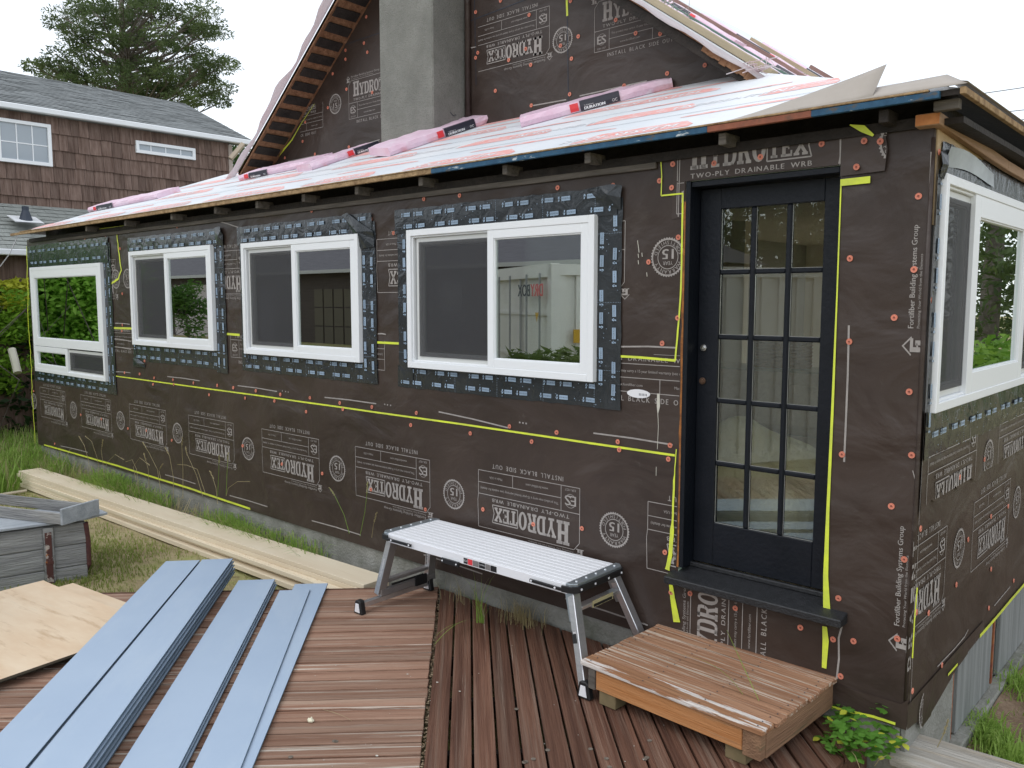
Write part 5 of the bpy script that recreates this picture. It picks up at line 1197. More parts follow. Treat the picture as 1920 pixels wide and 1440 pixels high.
for k in range(260):
    x = rd.uniform(2.8, 6.0); y = rd.uniform(-.240 - .010 * x, -.240); l = rd.uniform(.003, .010); an = rd.uniform(0, 6)
    t.face([M @ Vector((x, y, .002)), M @ Vector((x + l*math.cos(an), y + l*math.sin(an), .003)), M @ Vector((x + l*.4*math.cos(an+1.5), y + l*.4*math.sin(an+1.5), .004))])
tag(t.build('sawdust', mat('orange sawdust flakes', (.50, .32, .18), .9)), 'orange sawdust scattered on the lower cream board', 'sawdust', kind='stuff')

# ================================================================ PLYWOOD SHEETS
ply = mat('pale plywood face', (.66, .49, .33), .7, .25, c2=(.74, .60, .44), nscale=1.8, stretch=(1, 3, 1), rnd=.05, extra=chain(blotch((.44, .28, .15), 1.4, .56, .75, (1, 2, 1)), blotch((.68, .57, .43), 3, .6, .7, (1, 5, 1)))); plye = mat('dark plywood edge', (.10, .085, .06), .85)
def psheet(c0, c1, c2, z, label, tilt=0):
    """c0 far corner, c1 right corner, c2 left direction (pixels)"""
    a, b_, c = Zp(*c0, z), Zp(*c1, z), Zp(*c2, z); u_ = (b_ - a); L1 = u_.length; u_.normalize(); v_ = (c - a); v_ = (v_ - u_ * v_.dot(u_)).normalized()
    t = MB(); s = 1 if u_.cross(v_).z > 0 else -1
    M = frame(a, u_, v_); lo, hi = (-.014, 0) if s > 0 else (0, .014)
    t.box((0, 0, lo), (1.22, 2.44, hi)); t.m = [1] * 6; t.m[1 if s > 0 else 0] = 0
    o = t.build('plywood_sheet', [ply, plye], None, M); return tag(o, label, 'plywood sheet', 'plywood sheets lying beside the deck')
psheet((137,1093), (232,1128), (60,1150), .008, 'lowest plywood sheet, its corner nearest the siding planks')
psheet((81,1088), (150,1118), (0,1135), .024, 'middle plywood sheet with its greyish corner towards the crate')
psheet((100,1097), (222,1143), (0,1152), .062, 'top plywood sheet covering the others')
# ================================================================ GREY CRATE, LID BOARD, TRAY
old = mat('weathered silver grey boards', (.20, .20, .20), .9, .15, c2=(.38, .38, .37), nscale=2.2, stretch=(.5, 7, 7), bump=.7, bscale=14, rnd=.15, extra=chain(blotch((.06, .06, .06), 4, .58, .68, (.3, 3, 3)), blotch((.24, .17, .11), 6, .66, .74, (.3, 4, 4))))
rustm = mat('peeling rusty metal', (.09, .035, .03), .8, c2=(.45, .40, .36), nscale=16, lo=.52, hi=.58, extra=blotch((.42, .14, .03), 11, .60, .64))
ZC = .28; cr = Zp(160, 975, ZC); cl = Zp(0, 997, ZC); u = (cl - cr); u.z = 0; u.normalize(); v = Vector((0,0,1)).cross(u)    # along the front face to the left
dirb = Vector((-.12, 1, 0)); n_ = v if v.y > 0 else -v
crate = thing('timber_crate', 'grey weathered timber crate with a rusty metal strap on the lawn', 'crate', frame((cr.x, cr.y, 0), -u, n_))
# local: x to the right (0 = right end), y backwards
for k, (z0_, z1_) in enumerate(((-.24, -.075), (-.070, .095), (.100, .265))):
    t = MB(); t.box((-2.0, random.uniform(0, .008), z0_), (0, .035, z1_)); t.build('plank', old, crate, bevel=.006)
    t = MB(); t.box((-.035, .036, z0_), (0, .62, z1_)); t.build('plank', old, crate, bevel=.006)
    t = MB(); t.box((-2.0, .625, z0_), (0, .66, z1_)); t.build('plank', old, crate, bevel=.006)
t = MB(); t.box((-.295, -.026, -.27), (-.225, -.001, .262)); t.build('batten', old, crate, bevel=.004)
t = MB(); t.box((-.285, -.034, -.25), (-.24, -.027, .23)); t.box((-.29, -.038, -.02), (-.235, -.034, .01)); t.build('strap', rustm, crate, bevel=.002)
t = MB(); t.tube([(.0, .01, .26), (.012, .02, .1), (.010, .02, -.08), (-.02, .03, -.20), (-.09, .02, -.24)], [.020, .022, .021, .02, .018], seg=8); t.build('strap', mat('dark red rust', (.07, .025, .03), .8, c2=(.12, .05, .04), nscale=20), crate)
lidm = mat('silver grey lid board', (.30, .33, .36), .8, .2, c2=(.42, .45, .48), nscale=5, stretch=(.6, 3, 3), bump=.4)
t = MB(); t.prism([(-2.0, -.03), (-.02, -.03), (.17, .06), (.08, .50), (-2.0, .50)], .285, .303); lid = t.build('loose_board', lidm, None, crate.matrix_basis.copy(), bevel=.002); tag(lid, 'thin silver board laid across the grey crate, overhanging its right end', 'board')
tr0 = Zp(115, 985, .303); tray = thing('wooden_tray', 'shallow grey wooden frame resting on the silver board', 'tray', frame((tr0.x, tr0.y - .0, .305), (.93, .37, 0), (-.37, .93, 0)))
for nm, q in (('side_board', (-1.6, 0, 0, 0, .022, .085)), ('side_board', (-1.6, .30, 0, 0, .322, .085)), ('end_board', (0.002, -.01, 0, .024, .335, .125))):
    t = MB(); t.box(q[:3], q[3:]); t.build(nm, old if nm == 'side_board' else lidm, tray, bevel=.003)
# weathered board, lower right corner of the view
wb = mat('bleached cracked timber', (.29, .27, .235), .9, .15, c2=(.45, .43, .39), nscale=3, stretch=(.5, 8, 8), bump=.9, bscale=12, extra=chain(blotch((.14, .12, .10), 5, .61, .66, (.15, 6, 6)), blotch((.40, .34, .26), 2, .5, .7)))
a = Zp(1711, 1371, -.06); c = Zp(1920, 1433, -.06); u = (c - a).normalized(); v = Vector((u.y, -u.x, 0)); M = frame(a, u, -v)
t = MB(); t.prism([(0, 0), (1.6, 0), (1.6, -.078), (0.0, -.078)][::-1], -.05, 0); t.prism([(-.022, -.081), (1.6, -.081), (1.6, -.30), (-.03, -.30), (-.045, -.22)][::-1], -.05, -.002)
tag(t.build('weathered_board', wb, None, M, bevel=.006), 'bleached cracked board in the lower right corner beside the deck', 'board')
t = MB(); t.tube([Zp(0, 928, -.17), Zp(50, 920, -.16)], .018, seg=6); tag(t.build('pale_stick', mat('pale stick', (.5, .44, .33), .8)), 'pale stick lying on the grass behind the tray', 'stick')
# ================================================================ NEIGHBOUR HOUSE
NX = -13.892
nh = thing('neighbour_house', 'two storey house clad in brown shingles with grey roofs, left in the background', 'house')
shm = mat('weathered brown cedar shingle', (.110, .070, .055), .85, .2, c2=(.21, .148, .122), nscale=3, stretch=(8, 8, .6), rnd=.22, bump=.5, bscale=12, extra=blotch((.20, .15, .13), 1.2, .56, .75, (5, 5, .5)))
asph = mat('grey asphalt shingles', (.19, .205, .21), .95, .1, c2=(.29, .305, .305), nscale=7, stretch=(3, .9, 6), bump=.6, bscale=20)
gut = mat('white gutter', (.74, .76, .78), .4)
WDZ = [(.2, 4.15, 1.50, 4.82), (2.88, 4.555, 3.975, 4.765)]
MN = lambda y=0, z=0, off=0: frame((NX + off, y, z), (0, 1, 0), (0, 0, 1))
t = MB(); t.box((NX - 6, -.6, -.5), (NX, 4.70, 4.98)); t.prism([(NX - 6, 4.98), (NX, 4.98), (NX - 3, 6.2)], -4.70, .6, M=Matrix(((1,0,0,0),(0,0,-1,0),(0,1,0,0),(0,0,0,1)))); t.build('wall', mat('dark shingle backing', (.06, .032, .025), .9), nh)
n_sh = 0; CO = .262
wallsh = bpy.data.objects['wall.005'] if False else None
for r_ in range(10):
    z = 4.83 - CO * (r_ + 1) + .12; y = .45 + random.uniform(-.1, 0)
    if z < 2.3: break
    while y < 4.68 and n_sh < 297:
        wd = random.uniform(.11, .21); y2 = min(y + wd, 4.695); zt = min(z + CO + .03, 4.96)
        blocked = any(y > a + .03 and y2 < c - .03 and z > b + .02 and z + CO < d - .02 for a, b, c, d in WDZ)
        if not blocked and y2 - y > .03:
            j = random.uniform(-.006, .006); mb = MB(); yy0, yy1 = y + .003, y2 - .003
            mb.v = [(NX + .001, yy0, zt), (NX + .001, yy1, zt), (NX + .001, yy0, z + j), (NX + .001, yy1, z + j), (NX + .008, yy0, zt), (NX + .008, yy1, zt), (NX + .034, yy0, z + j), (NX + .034, yy1, z + j)]
            mb.f = [(4, 6, 7, 5), (2, 3, 7, 6), (0, 2, 6, 4), (1, 5, 7, 3), (0, 4, 5, 1)]; mb.m = [0]*5
            mb.build('shingle', shm, nh); n_sh += 1
        y = y2
# remaining courses outside the part in view
t = MB()
for r_ in range(18):
    z = 4.83 - CO * (r_ + 1) + .12
    for a, b in (((-.6, .42),) if z > 2.3 else ((-.6, 4.69),)):
        y = a
        while y < b: y2 = min(y + random.uniform(.11, .21), b); t.face([(NX + .030, y + .003, z), (NX + .030, y2 - .003, z), (NX + .006, y2 - .003, z + CO + .03), (NX + .006, y + .003, z + CO + .03)]); t.face([(NX, y+.003, z), (NX, y2-.003, z), (NX+.03, y2-.003, z), (NX+.03, y+.003, z)]); y = y2
# courses filling beside the windows
tag(t.build('shingle_courses', shm, nh), None, kind='stuff')
t = MB(); t.box((NX, 4.66, 2.0), (NX + .04, 4.735, 4.93)); t.build('corner_board', mat('pale corner board', (.42, .36, .32), .8), nh)
t = MB(); t.box((NX + .03, 4.72, 2.5), (NX + .06, 4.80, 4.4)); t.build('downspout', gut, nh)
# upper roof with gutter
RY = 5.16; s_ = (6.27 - 5.06) / 3.0
t = MB(); t.face([(NX + .14, -1, 5.04), (NX + .14, RY, 5.04), (NX - 3, RY + .22, 6.27), (NX - 3, -1, 6.27)]); t.face([(NX - 3, -1, 6.27), (NX - 3, RY + .22, 6.27), (NX - 6.2, RY, 5.0), (NX - 6.2, -1, 5.0)])
t.face([(NX + .14, -1, 4.96), (NX - .1, -1, 4.96), (NX - .1, RY, 4.96), (NX + .14, RY, 4.96)]); t.face([(NX + .14, RY, 5.04), (NX + .14, RY, 4.96), (NX - 3, RY + .21, 6.18), (NX - 3, RY + .22, 6.27)])
t.build('roof', asph, nh)
t = MB(); t.box((NX + .12, -1, 4.955), (NX + .22, RY + .02, 5.045)); t.build('gutter', gut, nh, bevel=.012)
# asphalt shingle tabs standing slightly proud
sd_ = Vector((-3.14, .0, 6.27 - 5.04)); nrm = Vector((sd_.z, 0, 3.14)).normalized(); t = MB()
for k in range(26):
    f0, f1 = k / 26, (k + 1.15) / 26
    if f1 > 1: f1 = 1
    y = -1 + (k % 2) * .15
    while y < RY + .2 * f0:
        y2 = min(y + .31, RY + .2 * f0); p = Vector((NX + .14, 0, 5.04)) + sd_ * f0; p1 = Vector((NX + .14, 0, 5.04)) + sd_ * f1; h = nrm * random.uniform(.006, .014)
        if y2 > y + .03: t.face([p + Vector((0, y + .006, 0)) + h, p + Vector((0, y2, 0)) + h, p1 + Vector((0, y2, 0)) + nrm*.002, p1 + Vector((0, y + .006, 0)) + nrm*.002])
        y = y2
tag(t.build('roof_shingles', asph, nh), None, kind='stuff')
# windows
def nwin(y0, z0, y1, z1, vs, hs, mid=None, label=None):
    t = MB(); w_ = .055
    t.box((y0, z0, .0), (y0 + w_, z1, .07)); t.box((y1 - w_, z0, 0), (y1, z1, .07)); t.box((y0 + w_, z0, 0), (y1 - w_, z0 + w_, .07)); t.box((y0 + w_, z1 - w_, 0), (y1 - w_, z1, .07))
    if mid: t.box((mid - .04, z0 + w_, 0), (mid + .04, z1 - w_, .058))
    o = t.build('window', M_['vinyl'], nh, MN(), bevel=.003); tag(o, label)
    t = MB(); t.box((y0 + w_, z0 + w_, .030), (y1 - w_, z1 - w_, .038)); t.build('pane', mat('reflective far pane', (.30, .34, .38), .06, .9), o)
    t = MB()
    for v in vs: t.box((v - .008, z0 + w_, .039), (v + .008, z1 - w_, .046))
    for h in hs: t.box((y0 + w_, h - .008, .0385), (y1 - w_, h + .008, .0455))
    t.build('glazing_bar', M_['vinyl'], o)
    return o
o = nwin(.2, 4.15, 1.50, 4.82, (.99, 1.22), (4.47,), mid=.72, label='sliding window with glazing bars')
t = MB()
for k in range(10): t.box((.80, 4.66 - k*.055, .008), (1.44, 4.69 - k*.055, .011))
nwin(2.88, 4.555, 3.975, 4.765, (3.15, 3.42, 3.70), (), label='narrow horizontal strip window')
# lower roof, vent, gutter
LX = NX + 1.25
a = hit(20, 467, (LX, 0, 0), (1, 0, 0)); b = 3.50
t = MB(); t.face([(LX, -.8, a.z), (LX, 6, a.z), (NX + .02, 6, b), (NX + .02, -.8, b)]); t.face([(LX, -.8, a.z - .04), (NX, -.8, b - .04), (NX, 6, b - .04), (LX, 6, a.z - .04)])
lroof = t.build('roof', mat('light grey asphalt shingles', (.24, .255, .24), .95, .1, c2=(.34, .36, .34), nscale=8, stretch=(3, .9, 6), bump=.6), nh)
t = MB(); s2 = Vector((NX + .02 - LX, 0, b - a.z)); n2 = Vector((-s2.z, 0, s2.x)); n2 = n2.normalized() if n2.z > 0 else -n2.normalized()
for k in range(12):
    y = -.8 + (k % 2) * .15
    while y < 4: 
        p = Vector((LX, 0, a.z)) + s2 * (k/12); p1 = Vector((LX, 0, a.z)) + s2 * min(1, (k+1.1)/12); h = n2 * random.uniform(.008, .016); t.face([p + Vector((0, y+.006, 0)) + h, p + Vector((0, y+.3, 0)) + h, p1 + Vector((0, y+.3, 0)) + n2*.003, p1 + Vector((0, y+.006, 0)) + n2*.003]); y += .3
tag(t.build('roof_shingles', lroof.data.materials[0], nh), None, kind='stuff')
t = MB(); t.box((LX - .02, -.8, a.z - .09), (LX + .09, 6, a.z + .0)); t.build('gutter', gut, nh, bevel=.012)
t = MB(); t.box((NX, -.6, -.4), (LX - .25, 6, a.z - .08)); t.build('wall', shm, nh)
v_ = hit(48, 402, (NX + .75, 0, 0), (1, 0, 0)); t = MB(); t.tube([(v_.x, v_.y, v_.z - .12), (v_.x, v_.y, v_.z + .06)], [.11, .05], seg=10); t.tube([(v_.x, v_.y, v_.z + .02), (v_.x, v_.y, v_.z + .12)], .05, seg=10); t.build('vent_pipe', M_['ink'], nh)
t = MB(); P = [Vector(p) for p in ((v_.x - .2, v_.y - .2, v_.z - .02), (v_.x + .18, v_.y - .2, v_.z - .14), (v_.x + .18, v_.y + .2, v_.z - .14), (v_.x - .2, v_.y + .2, v_.z - .02))]; t.face(P); t.face([p + Vector((0,0,.01)) for p in P]); t.build('flashing', gut, nh)
# wooden bracket beyond the corner
t = MB(); A = hit(432, 298, (NX + .3, 0, 0), (1, 0, 0)); B = hit(456, 270, (NX + .3, 0, 0), (1, 0, 0)); t.tube([A, B], .05, seg=4); t.build('bracket', mat('bleached brace', (.4, .33, .25), .8), nh)
# thin cable from the roof tip to the lower left
t = MB(); t.tube([hit(36, 436, (0, -.1, 0), (0, 1, 0)), hit(18, 476, (0, -.3, 0), (0, 1, 0)), hit(0, 500, (0, -.4, 0), (0, 1, 0))], .006, seg=5); tag(t.build('cable', mat('grey cable', (.4, .4, .4), .6)), 'thin slack cable hanging from the left tip of the low roof', 'cable')
# power lines
for k, (p, q, l) in enumerate((((1817,179), (1920,164), 'highest of the three overhead wires at the right'), ((1858,213), (1920,206), 'middle overhead wire at the right'), ((1882,230), (1920,224), 'lowest overhead wire at the right'))):
    A = CAM + ray(*p) * 30; B = CAM + ray(*q) * 30; d = B - A; t = MB(); t.tube([A - d * 14, A, B, B + d * 8], .018, seg=5)
    tag(t.build('overhead_wire', mat('wire', (.25, .26, .28), .6)), l, 'wire', 'overhead wires')

# ================================================================ FOLIAGE
def leaves(name, cents, n_per, spread, size, m, parent=None, aspect=.45, seed=1, up=.0, needle=False):
    r = np.random.default_rng(seed); cents = np.asarray(cents, float); K = len(cents); n = K * n_per
    c = np.repeat(cents[:, :3], n_per, 0); sp = np.repeat((cents[:, 3:6] if cents.shape[1] >= 6 else np.full((K, 3), spread)), n_per, 0)
    d = r.normal(size=(n, 3)); d /= np.linalg.norm(d, axis=1)[:, None]; rad = r.uniform(.15, 1, n) ** .45
    p = c + d * rad[:, None] * sp
    a = r.normal(size=(n, 3)); a[:, 2] = a[:, 2] * .5 + up; 
    if needle: a = d + a * .6
    a /= np.linalg.norm(a, axis=1)[:, None]; b = np.cross(a, r.normal(size=(n, 3))); b /= np.linalg.norm(b, axis=1)[:, None]
    s = size * r.uniform(.6, 1.3, n)[:, None]; a *= s; b *= s * aspect
    V = np.stack([p - a, p - b * .9 + a*.1, p + a, p + b * .9 + a*.1], 1).reshape(-1, 3)
    me = bpy.data.meshes.new(name); me.vertices.add(4 * n); me.vertices.foreach_set('co', V.ravel()); me.loops.add(4 * n); me.loops.foreach_set('vertex_index', np.arange(4 * n)); me.polygons.add(n)
    me.polygons.foreach_set('loop_start', np.arange(0, 4 * n, 4)); me.materials.append(m); me.update(calc_edges=True)
    return link(name, me, parent)
pine_m = leaf_mat('dark pine needles', (.050, .080, .028), (.15, .20, .07), (.09, .13, .045)); bark = mat('grey bark', (.10, .085, .07), .9, c2=(.17, .15, .13), nscale=8, bump=.6)
def tree(label, base, top, crowns, m, seed, trunk_r=.25, leaf=.09, n_per=110, name='pine_tree', cat='tree', group=None, needle=True, limb=True):
    root = thing(name, label, cat, T(*base), group); rd = random.Random(seed); t = MB(); top = Vector(top); b = Vector(base)
    mid = (top - b) * .5 + Vector((rd.uniform(-.3,.3), rd.uniform(-.3,.3), 0)); t.tube([(0,0,-.3), mid * .5, mid, top - b], [trunk_r, trunk_r*.85, trunk_r*.6, trunk_r*.12], seg=9)
    if limb:
        for c in crowns:
            c = Vector(c[:3]) - b; f = max(.25, min(.95, (c.z / (top - b).z) - .07)); s = (mid * .5).lerp(top - b, f) if f > .3 else mid * f * 2
            s = Vector((0,0,0)).lerp(top - b, f); e = c; k = s.lerp(e, .5) + Vector((rd.uniform(-.2,.2), rd.uniform(-.2,.2), -.15)); t.tube([s, k, e], [trunk_r*.17, trunk_r*.10, trunk_r*.025], seg=5, cap=False)
            for _ in range(2): e2 = e + Vector((rd.gauss(0,.25), rd.gauss(0,.25), rd.gauss(.05,.12))); t.tube([k.lerp(e, .6), e2], [trunk_r*.05, trunk_r*.015], seg=4, cap=False)
    t.build('trunk', bark, root)
    cc = [[c[0]-b.x, c[1]-b.y, c[2]-b.z] + list(c[3:6]) for c in crowns]
    leaves('crown', cc, n_per, .5, leaf, m, root, aspect=.35, seed=seed, needle=needle)
    return root
# the big pine behind the neighbour's roof: clumps placed on limbs seen in the photograph
D = 27.0; rd = random.Random(21); cl = []
rows_ = [(-25, 215, 330), (5, 150, 300), (22, 110, 395), (45, 108, 400), (70, 115, 395), (95, 112, 405), (120, 125, 405), (145, 130, 405), (165, 150, 410), (185, 180, 420), (128, 62, 130), (140, 70, 150)]
for py, a, b in rows_:
    px = a
    while px < b:
        depth = D + rd.uniform(-2.6, 2.6); p = CAM + ray(px + rd.uniform(-6, 6), py + rd.uniform(-10, 10)) * depth; s = rd.uniform(.30, .62)
        if rd.random() < .93: cl.append((p.x, p.y, p.z, s * 1.0, s * 1.0, s * .55))
        px += rd.uniform(14, 27)
for py, a, b in ((150,270,440), (165,290,438), (178,250,420), (120,380,435), (60,385,418), (205,310,405), (0,230,300), (-50,200,330)):
    for _ in range(3):
        p = CAM + ray(rd.uniform(a, b), py + rd.uniform(-8, 8)) * (D + rd.uniform(-2.5, 2.5)); s = rd.uniform(.25, .5); cl.append((p.x, p.y, p.z, s*1.2, s*1.2, s*.5))
B0 = CAM + ray(262, 200) * D; TT = CAM + ray(225, -90) * D
tree('large dark pine with open layered limbs rising behind the neighbour roof', (B0.x, B0.y, -.3), TT, cl, pine_m, 4, trunk_r=.32, leaf=.06, n_per=300)
# smaller conifer seen between the two houses
cl = []; 
for k in range(16): p = CAM + ray(rd.uniform(425, 475), rd.uniform(268, 345)) * (19 + rd.uniform(-1, 1)); cl.append((p.x, p.y, p.z, .35, .35, .22))
p = CAM + ray(452, 300) * 19
tree('small green conifer between the neighbour corner and the left rake', (p.x, p.y, -.3), (p.x, p.y, p.z + .4), cl, leaf_mat('mid pine', (.04,.08,.025), (.09,.15,.045)), 14, trunk_r=.12, leaf=.06, n_per=120, limb=False)
# bright shrub against the left end of the wrapped wall
lf = leaf_mat('bright green leaves', (.12, .27, .025), (.34, .54, .06), (.22, .40, .04)); lfd = leaf_mat('shaded green leaves', (.015, .035, .010), (.05, .10, .02), (.025, .06, .014)); lfy = leaf_mat('yellow green young leaves', (.48, .56, .05), (.62, .62, .08))  # inner leaves are coloured dark to stand for the shrub's own shade
sh = thing('leafy_shrub', 'bright green leafy shrub with yellow tips beside the left end of the wrapped wall', 'shrub', T(-12.3, -.35, -.2))
cl = []; cd_ = []; cy = []
for _ in range(150): 
    p = CAM + ray(rd.uniform(-90, 44), rd.uniform(535, 725)) * rd.uniform(12.2, 13.3); cl.append((p.x + 12.3, p.y + .35, p.z + .2, .22, .22, .16))
for _ in range(22): 
    p = CAM + ray(rd.uniform(5, 46), rd.uniform(518, 575)) * rd.uniform(12.2, 13.0); cy.append((p.x + 12.3, p.y + .35, p.z + .2, .14, .14, .10))
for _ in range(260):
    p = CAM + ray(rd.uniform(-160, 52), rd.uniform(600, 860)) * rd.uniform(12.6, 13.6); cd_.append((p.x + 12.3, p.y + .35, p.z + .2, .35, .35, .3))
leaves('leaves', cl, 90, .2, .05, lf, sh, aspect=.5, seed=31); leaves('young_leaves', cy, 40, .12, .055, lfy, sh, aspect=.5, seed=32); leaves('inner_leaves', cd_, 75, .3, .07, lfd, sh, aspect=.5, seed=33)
t = MB()
for k in range(14): t.tube([(rd.uniform(-.4,.4), rd.uniform(-.3,.3), 0), (rd.uniform(-.8,.8), rd.uniform(-.5,.5), 1.1), (rd.uniform(-1.1,1.1), rd.uniform(-.7,.7), 2.1)], [.012, .008, .004], seg=5)
t.build('stems', bark, sh)
t = MB(); A = CAM + ray(22, 655) * 12.0; B = CAM + ray(33, 699) * 11.9; t.tube([A, A.lerp(B, .5) + Vector((.01,0,0)), B], .055, seg=10); tag(t.build('plastic_pipe', mat('cream plastic pipe', (.62, .60, .50), .4)), 'short cream plastic pipe hanging in the dark of the shrub', 'pipe')

# ---- grasses
gm1 = leaf_mat('green grass blades', (.19, .32, .05), (.44, .56, .16), (.29, .44, .09)); gm2 = leaf_mat('dry grass blades', (.38, .32, .17), (.55, .48, .29)); gm3 = leaf_mat('short lawn', (.22, .29, .06), (.42, .43, .14), (.30, .36, .10))
def blades(name, spots, m, hmin, hmax, wd, lean, seed, label=None, cat='grass'):
    r = np.random.default_rng(seed); n = len(spots); P = np.asarray(spots, float); h = r.uniform(hmin, hmax, n); a = r.uniform(0, 6.283, n); l = r.uniform(.1, 1, n) * lean * h
    dx, dy = np.cos(a), np.sin(a); w2 = wd * r.uniform(.6, 1.3, n); Z = np.zeros(n); px, py = -dy * w2, dx * w2
    q = lambda f, k, s: np.stack([P[:,0] + dx*l*k + px*s, P[:,1] + dy*l*k + py*s, P[:,2] + h*f], 1)
    V = np.stack([q(0,0,-1), q(0,0,1), q(.5,.28,-.9), q(.5,.28,.9), q(.85,.65,-.5), q(.85,.65,.5), q(1 - .15*1,1.0,0)], 1).reshape(-1, 3)
    b = np.arange(n)[:, None] * 7; F_ = np.concatenate([b + [0,1,3,2], b + [2,3,5,4]], 1).reshape(-1, 4); T3 = b + [4,5,6]
    me = bpy.data.meshes.new(name); me.from_pydata(V.tolist(), [], F_.tolist() + T3.tolist()); me.materials.append(m); me.update(); o = link(name, me)
    return tag(o, label, cat, kind='stuff')
def on_boards(x, y):
    t_ = (x + 9.65) / 6.2; cy_ = -.33 + .24 * t_; return -9.75 < x < -3.4 and cy_ - .30 < y < cy_ + .02
def on_deck(x, y): return (x + 3.05) + y > -.02 * 1 and False or ((x + 3.05) - y * 1.0 > 0 and (x + 3.05 + y) > 0 and x < -.15) or (((x + 3.05) * .7071 + y * -.7071) > -.02 and ((x + 3.05)*.7071 + y*.7071) > -3.35 and x < -.15 and y < 0)
def spots(n, x0, x1, y0, y1, f=None, seed=1):
    r = random.Random(seed); o = []
    while len(o) < n:
        x, y = r.uniform(x0, x1), r.uniform(y0, y1)
        if on_boards(x, y) or on_deck(x, y) or (f and not f(x, y, r)): continue
        if y > -.01 and -10.6 < x < 0: continue
        o.append((x, y, gz(x, y) - .005))
    return o
clump = lambda x, y: math.sin(x*2.3 + 1.2) + math.sin(x*5.1 + y*3) * .6
blades('long_grass', spots(6500, -10.8, -4.3, -.30, -.02, lambda x, y, r: r.random() < .35 + .4*clump(x, y) * (1 if x < -6 else .8)), gm1, .10, .34, .0045, 1.1, 1, 'long green grass growing between the cream boards and the foundation')
blades('long_grass', spots(2200, -10.8, -4.3, -.30, -.03), gm2, .08, .34, .003, 1.2, 2, 'dry straw blades among the long grass by the foundation')
blades('long_grass', spots(9000, -13.5, -9.3, -2.2, .6, lambda x, y, r: not (y < -1.2 and r.random() < .5)), gm1, .12, .42, .006, .8, 3, 'thick green grass in front of the shrub at the far left')
blades('long_grass', spots(1200, -13.5, -9.3, -1.8, .6), gm2, .15, .5, .004, .8, 4, 'dry straw blades in the grass at the far left')
blades('lawn', spots(26000, -11.5, -3.6, -3.2, -.45, lambda x, y, r: r.random() < .30 + .45 * (math.sin(x*1.9+y*2.2) * math.sin(x*.8 - y*1.7 + 1) + .25*math.sin(x*7)*math.sin(y*6))), gm3, .018, .055, .0035, .9, 5, 'patchy short lawn between the cream boards and the deck')
blades('lawn', spots(5000, -11.5, -3.6, -3.2, -.45), gm2, .012, .045, .003, 1.3, 6, 'dry thatch in the lawn between the cream boards and the deck')
blades('lawn', spots(5000, .12, 3.2, .2, 6, lambda x, y, r: r.random() < .10 + .5*max(0, math.sin(x*3+y*2.1)*math.sin(y*1.4+2))), gm3, .03, .11, .004, .9, 7, 'sparse grass on the soil to the right of the house')
blades('grass_tuft', [(q_.x + random.gauss(0,.07), q_.y + random.gauss(0,.09), gz(.45,.62) + .03) for q_ in [Zp(1850, 1395, -.42), Zp(1830, 1375, -.42)] for _ in range(330)], gm1, .06, .17, .005, .8, 8, 'green grass tuft against the foundation on the right')
blades('grass_tuft', [(q_.x + random.gauss(0,.06), q_.y + random.gauss(0,.10), gz(.4,1.6) + .03) for q_ in [Zp(1905, 1300, -.42), Zp(1895, 1440, -.42)] for _ in range(260)], gm1, .07, .18, .005, .8, 18, 'farther green tuft against the side foundation')
blades('litter', [(a, b, c + .03) for a, b, c in spots(5000, .10, 2.5, .1, 4)], gm2, .004, .012, .003, 4.5, 9, 'dead grass litter on the soil at the right', 'litter')
# tall flowering stems leaning over the boards
def stem(pts_px, y, label, head=True, m=None, r_=.0022):
    P = [hit(px, py, (0, y, 0), (0, 1, 0)) for px, py in pts_px]; t = MB(); t.tube(P, [r_*1.3] + [r_] * (len(P) - 1), seg=4, m=0)
    if head:
        a, b = P[-2], P[-1]; d = (b - a).normalized(); L_ = .085
        for k in range(46):
            c = b - d * L_ * (k / 46) ; an = random.uniform(0, 6.28); o_ = Vector((math.cos(an), math.sin(an), random.uniform(-.2,.6))) * .009; t.face([c, c + o_ + d*.004, c + d * .012, c - o_ * .3], 1)
    o = t.build('seeded_grass', [m or gm2, gm2]); return tag(o, label, 'grass stem', 'tall grass stems by the foundation')
for i, (P, y) in enumerate((
    ([(172,905),(165,860),(158,835),(148,818)], -.12), ([(190,900),(182,858),(172,828),(160,818)], -.1), ([(196,905),(193,870),(190,845),(193,825)], -.2), ([(196,895),(200,868),(216,852),(232,862)], -.15), ([(262,930),(256,880),(248,862),(236,866)], -.14),
    ([(280,925),(278,880),(270,850)], -.1), ([(302,925),(295,880),(280,850),(268,830)], -.12), ([(325,935),(325,895),(318,855),(310,840)], -.12), ([(343,935),(343,880),(341,835),(342,820)], -.12), ([(380,930),(368,890),(350,850),(348,838)], -.1),
    ([(385,925),(370,880),(350,872),(333,871)], -.12), ([(408,945),(405,915),(398,893),(394,884)], -.12), ([(408,930),(410,890),(411,855)], -.1), ([(424,930),(426,880),(428,850)], -.1), ([(424,930),(428,915),(445,903),(468,903)], -.12),
    ([(655,1000),(645,965),(628,930),(618,915)], -.08), ([(675,1005),(684,960),(688,925),(689,905)], -.08), ([(697,1008),(700,985),(706,962)], -.08), ([(255,900),(250,875),(262,858),(280,872)], -.16), ([(302,900),(298,882),(305,870)], -.16))):
    stem(P, y, ['slender seeded grass stem leaning over the black wrap near the far left', 'bent dry grass stem with a drooping head above the cream boards', 'upright thin grass stem against the printed wrap'][i % 3], m=gm1 if i in (12, 13, 15, 16) else None)
